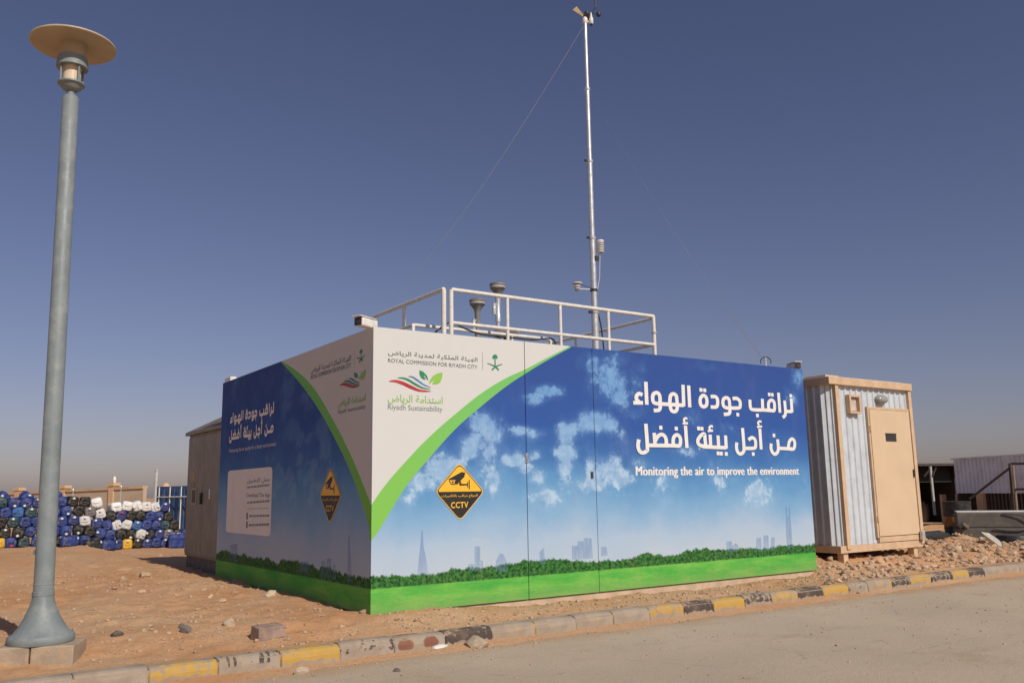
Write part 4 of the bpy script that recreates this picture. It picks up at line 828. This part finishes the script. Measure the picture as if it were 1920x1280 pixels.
# blue container with white pipe rack
M_cont = mat('container_blue', (.03, .085, .2), .55, .15, 1.5, dirt=(.25,.2,.16), dirt_amt=.3)
ct = atd(293, 912, 29); ce = atd(380, 910, 27.5); cdv = (ce-ct)[:2]; cL = float(np.linalg.norm(cdv)); bc = thing('blue_container', (ct[0], ct[1], .35), 'dark blue ribbed container with white pipe rack beside the boundary wall', 'container'); bc.rotation_euler = (0, 0, math.atan2(cdv[1], cdv[0])); H_ = float(ct[2])-.35
mb = MB().box(0, cL, .03, 2.2, 0, H_)
for i in range(int(cL/.28)): mb.box(.06+i*.28, .2+i*.28, .0, .0299, .08, H_-.08)
mb.build('container_wall', M_cont, bc); mb = MB()
for i in range(4): MB().tube([(.35+i*.62, -.1, 0), (.35+i*.62, -.1, H_-.02)], .018, 6).build('rack_post', M_white, bc)
MB().tube([(.1, -.12, H_*.78), (cL, -.12, H_*.78)], .018, 6).build('rack_rail', M_white, bc)
kn = thing('tank_dome', tuple(atd(311, 911, 34)), 'small peach domed finial rising behind the blue container', 'finial'); kn.location.z = float(atd(311,912,34)[2]); MB().lathe([(.16,-1.5),(.16,0),(.13,.08),(.06,.14)], n=12).build('dome', M_pil, kn, True)
# ------------------------------------------------------------------ right background
M_dark = mat('shade_cloth_dark', (.05, .042, .036), .9, .2, 2); M_zinc = mat('zinc_sheet', (.66, .72, .78), .6, .08, 1.5, dirt=(.3,.25,.2), dirt_amt=.3); M_rust = mat('rusty_steel', (.075, .058, .048), .7, .25, 6); M_conc = mat('grey_concrete', (.115, .108, .095), .9, .12, 4, bump=.4, dirt=DUST, dirt_amt=.15)
def yawbox(name, label, cat, px0, px1, pyb, dist0, dist1, z0): 
    a = atd(px0, pyb, dist0); b = atd(px1, pyb, dist1); d = (b-a)[:2]; t = thing(name, (a[0], a[1], z0), label, cat); t.rotation_euler = (0, 0, math.atan2(d[1], d[0])); return t, float(np.linalg.norm(d))
sh, L = yawbox('open_shelter', 'dark open-fronted shelter with pale leaning post behind the cabin', 'shelter', 1690, 1806, 985, 29, 29.5, .15); zt3 = float(atd(1740, 868, 29)[2])-.15
MB().box(-.3, L+.3, -.3, 5, zt3-.08, zt3).build('roof', M_rust, sh); MB().box(0, L, 4.8, 4.9, 0, zt3-.081).build('rear_wall', M_dark, sh); MB().box(-.1, 0, .2, 4.9, 0, zt3-.081).build('side_wall', M_dark, sh); MB().box(L, L+.1, .2, 4.9, 0, zt3-.081).build('side_wall', M_dark, sh); MB().box(0, L, .3, .36, zt3-.62, zt3-.081).build('fascia_board', M_dark, sh)
for px, b0, b1 in ((1745, 1752, 963),): p0 = atd(1753, 965, 28.6); p1 = atd(1744, 874, 28.9); MB().tube([Vector(sh.matrix_basis.inverted() @ Vector(p0)), Vector(sh.matrix_basis.inverted() @ Vector(p1))], .045, 8).build('post', M_pale, sh)
for a_, b_ in (((1733,893),(1743,880)), ((1755,876),(1748,893))): MB().tube([sh.matrix_basis.inverted() @ Vector(atd(*a_, 28.8)), sh.matrix_basis.inverted() @ Vector(atd(*b_, 28.8))], .03, 6).build('knee_brace', M_rust, sh)
for i in range(5): MB().lathe([(.1,0),(.13,.3),(.12,.62),(.05,.8)], (.7+i*.42+random.uniform(-.1,.1), 1.2+random.uniform(0,1.5), 0), 8).build('stored_sack', mat('sack', (.1+.06*i, .09+.04*i, .08+.03*i), .8), sh, True)
sd_, L = yawbox('metal_shed', 'grey corrugated metal shed with dark open lower half at the yard edge', 'shed', 1800, 2010, 985, 27, 22.5, .15); ztl = float(atd(1798, 861, 27)[2])-.15; zbt = float(atd(1806, 924, 27)[2])-.15
mb = MB(); k = int(L/.18)
for i in range(k): x0_ = L*i/k; x1_ = L*(i+1)/k; mb.add([(x0_,0,zbt),(x0_+(x1_-x0_)*.6,0,zbt),(x0_+(x1_-x0_)*.7,-.03,zbt),(x1_-.01,-.03,zbt),(x1_,0,zbt),(x0_,0,ztl),(x0_+(x1_-x0_)*.6,0,ztl),(x0_+(x1_-x0_)*.7,-.03,ztl),(x1_-.01,-.03,ztl),(x1_,0,ztl)], [(j, j+1, j+6, j+5) for j in range(4)])
mb.build('upper_sheet', M_zinc, sd_); MB().box(-.05, L, -.06, 4.2, ztl+.001, ztl+.05).build('roof', M_zinc, sd_); MB().box(.05, L, 3.9, 4, 0, ztl).build('rear_wall', M_dark, sd_); MB().box(0, .04, .04, 4, 0, ztl).build('side_wall', M_dark, sd_)
for i in range(int(L/.16)): MB().box(1.1+i*.16, 1.13+i*.16, .1, .13, 0, zbt).build('fence_bar', M_rust, sd_)
px0_ = sd_.matrix_basis.inverted() @ Vector(atd(1836, 955, 26)); MB().box(px0_.x-.16, px0_.x+.14, -.02, .09, .0, zbt-.002).build('infill_panel', M_pil, sd_)
for pxw in (1771, 1800): p = atd(pxw, 940, 27.6); q = sh.matrix_basis.inverted() @ Vector(p); MB().box(q.x-.08, q.x+.08, q.y, q.y+.1, 0, q.z+.22).build('stub_wall', M_pil, sh)
# service road beyond the rubble
tag(MB().poly([tuple(onz(*p, .245)) for p in ((1500,1002),(2300,975),(2300,958),(1500,972))]).build('service_road', M_road), kind='structure')
# gate frame
gt, L = yawbox('gate_frame', 'rusty pipe gate frame with diagonal brace before the metal shed', 'gate', 1903, 2000, 985, 22, 19.5, .15); zg = float(atd(1895, 868, 22)[2])-.15
gi = gt.matrix_basis.inverted(); L_ = lambda px, py, d: gi @ Vector(atd(px, py, d))
MB().tube([L_(1893, 868, 22), L_(1904, 1000, 22)], .036, 8).build('gate_post', M_rust, gt, True); MB().tube([L_(1899, 872, 21.9), L_(1911, 1000, 21.9)], .028, 8).build('gate_stile', mat('pale_rust', (.3,.22,.16), .7), gt, True)
MB().tube([L_(1897, 869, 21.9), L_(1990, 868, 19.7)], .028, 8).build('top_bar', M_rust, gt, True); MB().tube([L_(1892, 878, 22), L_(1818, 935, 22.6)], .03, 8).build('diagonal_brace', M_rust, gt, True); MB().tube([L_(1905, 917, 21.9), L_(1990, 915, 19.7)], .03, 8).build('middle_bar', M_rust, gt, True)
# drum
dp = onz(1800, 1012, .28); dm = thing('oil_drum', (dp[0], dp[1], .26), 'black steel drum with a faded orange band by the concrete slabs', 'drum'); pr = [(.29,0),(.3,.01),(.3,.29),(.315,.3),(.3,.31),(.3,.58),(.315,.59),(.3,.6),(.3,.87),(.31,.89),(.3,.9),(.28,.89),(.28,.86),(.02,.86)]
MB().lathe(pr, n=28).build('drum_body', mat('drum_black', (.03,.03,.03), .6, .3, 6, dirt=(.2,.14,.1), dirt_amt=.3), dm, True); MB().lathe([(.303,.34),(.304,.345),(.304,.56),(.303,.565)], n=28, cap=False).build('orange_band', mat('faded_orange', (.36,.15,.03), .7, .3, 6), dm, True)
# concrete slabs
for k, (pxl, pyb, zz, hh, lab) in enumerate(((1792, 1020, .24, .36, 'lower long concrete barrier block beside the drum'), (1798, 1020, .602, .33, 'upper long concrete barrier block lying on another block'))):
    a = onz(pxl, 1021, .24); t = thing('concrete_block', (a[0], a[1], zz), lab, 'concrete block'); t.rotation_euler = (0, 0, math.radians(-59+2*k)); MB().box(0, 4.2, 0, .8-.1*k, 0, hh).build('block_body', M_conc, t, bevel=.03)
    if k: MB().box(.02, 4.18, .02, .68, hh+.0005, hh+.025).build('pale_top', M_white, t, bevel=.008)  # thin white layer, paler than the block body below
    if k: pts_ = [(.9,-.02,.30),(1.25,-.05,.26),(1.45,-.06,.1),(1.2,-.07,-.06),(.7,-.06,-.02)]; MB().tube(crom(pts_, False, 4), .013, 6).build('lifting_loop', M_rust, t, True); MB().tube([(.05,-.03,.02),(.12,-.06,.08),(.2,-.04,.0)], .05, 8).build('mortar_lump', M_conc, t, True)
    else: MB().box(1.5, 1.54, -.004, .5, .01, hh-.01).build('joint', M_dark, t)
for px, py, s_ in ((1862, 1018, 1),):
    a = onz(px, 1026, .28); t = thing('bent_sheet', (a[0], a[1], .3), 'bent pale scrap sheet leaning on rubble by the concrete blocks', 'scrap'); MB().prism([(-.35,0,.28),(-.1,-.02,.24),(.2,-.05,.1),(.3,-.05,-.06),(.2,.1,-.05)], [(-.35,.02,.3),(-.1,.0,.27),(.2,-.02,.13),(.32,-.02,-.04),(.2,.12,-.03)]).build('sheet', M_pale, t)
# dark rubber strip by drum; black ring added as shadow right of the blocks
a = onz(1745, 1022, .27); t = thing('rubber_mat', (a[0], a[1], float(hgt(a[0], a[1]))+.02), 'rolled dark rubber strip on rubble between cabin and drum', 'rubber strip'); MB().tube([(-.6,0,.02),(-.2,.05,.08),(.3,-.02,.1),(.9,.1,.06)], [.05,.11,.1,.05], 9).build('strip', M_dk, t, True)
a = onz(1905, 1024, .25); t = thing('shadow_ring', (a[0]+.4, a[1]+.2, .26), 'black ring added as shadow against the concrete blocks', 'shadow_ring'); MB().lathe([(.18,0),(.33,0),(.36,.06),(.36,.14),(.33,.2),(.18,.2),(.17,.1),(.18,0)], n=26, cap=False).build('ring_body', M_dk, t, True); MB().lathe([(.365,.06),(.37,.08),(.37,.12),(.365,.14)], n=26, cap=False).build('ring_rim', M_dk, t)
# ------------------------------------------------------------------ stones, rubble, litter, gravel
def rock_mesh(seed, sub=1, flat=.7):
    b = bmesh.new(); bmesh.ops.create_icosphere(b, subdivisions=sub, radius=1); r = random.Random(seed)
    pl = [(Vector((r.uniform(-1,1), r.uniform(-1,1), r.uniform(-1,1))).normalized(), r.uniform(.45,.85)) for _ in range(7)]
    for v in b.verts:
        for n, d in pl:
            k = v.co.dot(n)
            if k > d: v.co -= n*(k-d)
        v.co *= r.uniform(.92, 1.08); v.co.z *= flat
    m = bpy.data.meshes.new('stone'); b.to_mesh(m); b.free(); return m
ROCK = [rock_mesh(i, 2, .6+.05*(i % 5)) for i in range(8)]; SMALL = [rock_mesh(20+i, 1, .65) for i in range(6)]
def rock(px, py, size, mt, label, name='stone', grp=None, zz=None, cat='stone'):
    if zz is None:
        z_ = .2
        for _ in range(6): p = onz(px, py, z_); z_ = float(hgt(p[0], p[1])) if p[1] > -.87 else 0.
    else: p = onz(px, py, zz); z_ = zz
    me = random.choice(ROCK).copy(); o = link(me, name, mt); s = size/2; o.location = (p[0], p[1], z_+s*.25); o.scale = (s*random.uniform(.85,1.2), s*random.uniform(.85,1.2), s*random.uniform(.8,1)); o.rotation_euler = (random.uniform(-.4,.4), random.uniform(-.4,.4), random.uniform(0, 6.3))
    return tag(o, label, cat, grp)
rock(895, 1212, .27, M_stone, 'pale angular stone resting on the road against a black kerb stone', zz=0.0)
rock(431, 1174, .15, M_stone, 'rounded pale stone on the dirt beside the broken block'); rock(505, 1113, .22, M_stone, 'white stone at the foot of the shaded panel'); rock(565, 1262, .14, M_stone, 'flat stone on the road edge below a yellow kerb stone', zz=0.)
for px, py, s_ in ((340,1177,.11),(347,1235,.14),(216,1247,.12),(745,1258,.07)): rock(px, py, s_, M_flint, 'dark flint chip on the bare dirt near the kerb', grp='dark flint chips')
for px, py, s_ in ((230,1088,.26),(265,1112,.2),(270,1082,.34),(245,1098,.18),(215,1105,.16),(300,1072,.15),(382,1106,.16),(395,1120,.18),(415,1131,.2),(418,1098,.14),(440,1110,.13),(300,1040,.2),(480,1202,.12),(540,1180,.13),(680,1195,.18),(660,1190,.12),(745,1188,.12),(640,1175,.15),(790,1170,.1),(600,1155,.12)):
    rock(px, py, s_*.6, M_grav, 'weathered pale stone lying loose on the orange dirt', grp='loose stones on the dirt')
a = onz(502, 1184, .24); bk = thing('broken_block', (a[0], a[1], float(hgt(a[0], a[1]))-.01), 'broken reddish grey concrete block half sunk in the dirt', 'block'); bk.rotation_euler = (.06, -.05, .25)
MB().prism([(-.15,-.08,0),(.15,-.09,0),(.15,.08,0),(-.14,.09,0)], [(-.145,-.075,.125),(.14,-.08,.11),(.15,.07,.12),(-.13,.085,.13)]).build('block_body', mat('block_pinkish', (.3,.21,.165), .9, .25, 9, bump=.5), bk, bevel=.008)
a = onz(822, 1216, 0); lt = thing('crumpled_paper', (a[0], a[1], .0), 'crumpled white litter on the road below the red blotched kerb stone', 'litter'); me = rock_mesh(77, 2, .22); o = link(me, 'sheet', M_white, lt); o.scale = (.15, .07, .14); o.location = (0, 0, .015); o.rotation_euler = (0, 0, .25)
# rubble by the cabin: single stones
k = 0
while k < 190:
    px, py = random.uniform(1535, 1925), random.uniform(1012, 1105); p = onz(px, py, .27)
    if not (p[1] > -.42 and p[1] < 4.5) or py > 1106-.125*(px-1535)-6: continue
    if hx0-.3 < p[0] < hx1+.1 and p[1] > .9: continue
    rock(px, py, random.choice([.08, .09, .1, .11, .13, .15, .2])*random.uniform(.8, 1.1), M_rub, 'rough pale rubble stone ' + ('in the heap before and under the cabin' if px < 1735 else 'between the cabin and the concrete blocks'), 'rubble_stone', 'rubble stones by the cabin' if px < 1735 else 'rubble stones by the concrete blocks'); k += 1
# gravel as stuff
def gravel(name, pts, lo, hi, mt, label):
    vs = []; fs = []; base = [([tuple(v.co) for v in m.vertices], [tuple(p.vertices) for p in m.polygons]) for m in SMALL]
    for (x, y, z) in pts:
        bv, bf = base[random.randrange(6)]; s = lo+(hi-lo)*random.random()**3; a = random.uniform(0, 6.28); c, d = math.cos(a)*s, math.sin(a)*s; n = len(vs)
        vs += [(x+v[0]*c-v[1]*d, y+v[0]*d+v[1]*c, z+v[2]*s+s*.2) for v in bv]; fs += [tuple(i+n for i in f) for f in bf]
    me = bpy.data.meshes.new(name); me.from_pydata(vs, [], fs); me.update(); return tag(link(me, name, mt), label, 'gravel', kind='stuff')
def scat(n, x0, x1, y0, y1, clump=None):
    out = []
    while len(out) < n:
        x, y = rng.uniform(x0, x1), rng.uniform(y0, y1)
        if -.05 < x < RL and y > -.03: continue
        if clump and float(fbm(np.array(x*.9), np.array(y*.9), 3, 33)) < rng.uniform(-.35, .3): continue
        out.append((x, y, float(hgt(x, y))))
    return out
gravel('gravel', scat(2200, -5.5, 0.2, -.84, 7, True)+scat(1500, 0, 8, -.84, -.02)+scat(150, -5, 0, 7, 15), .005, .034, M_grav, 'loose pale gravel and clods scattered over the dirt')
gravel('rubble_gravel', scat(3800, 7.7, 15, -.75, 5)+scat(1500, 12, 24, -.5, 8), .02, .075, M_rub, 'small broken rubble spread around cabin and blocks')
rp = []
while len(rp) < 2200:
    x = rng.uniform(-3, 14); y = KY-.02-abs(rng.normal(0, .22 if rng.random() < .45 else 2.2))
    if y > -7: rp.append((x, y, 0.))
gravel('road_grit', rp, .003, .02, M_rub, 'small grit and chips lying on the road along the kerb')
def drift():
    xs_ = np.arange(-4, 16, .06); mb = MB(); n = len(xs_); wv2 = .10+.30*np.clip(vnoise(xs_*1.1, xs_*0, 3)*.7+vnoise(xs_*4, xs_*0, 4)*.4-.1, 0, 1); hv = .012+.03*vnoise(xs_*2.3, xs_*0+5, 6)
    vs = [(x, KY+.015, h) for x, h in zip(xs_, hv)]+[(x, KY-w_*.45, h*.5) for x, h, w_ in zip(xs_, hv, wv2)]+[(x, KY-w_, -.004) for x, w_ in zip(xs_, wv2)]
    mb.add(vs, [(k*n+i, (k+1)*n+i, (k+1)*n+i+1, k*n+i+1) for k in range(2) for i in range(n-1)]); tag(mb.build('sand_drift', M_dirt, smooth=True), 'low drift of orange sand along the foot of the kerb', 'sand', kind='stuff')
drift()
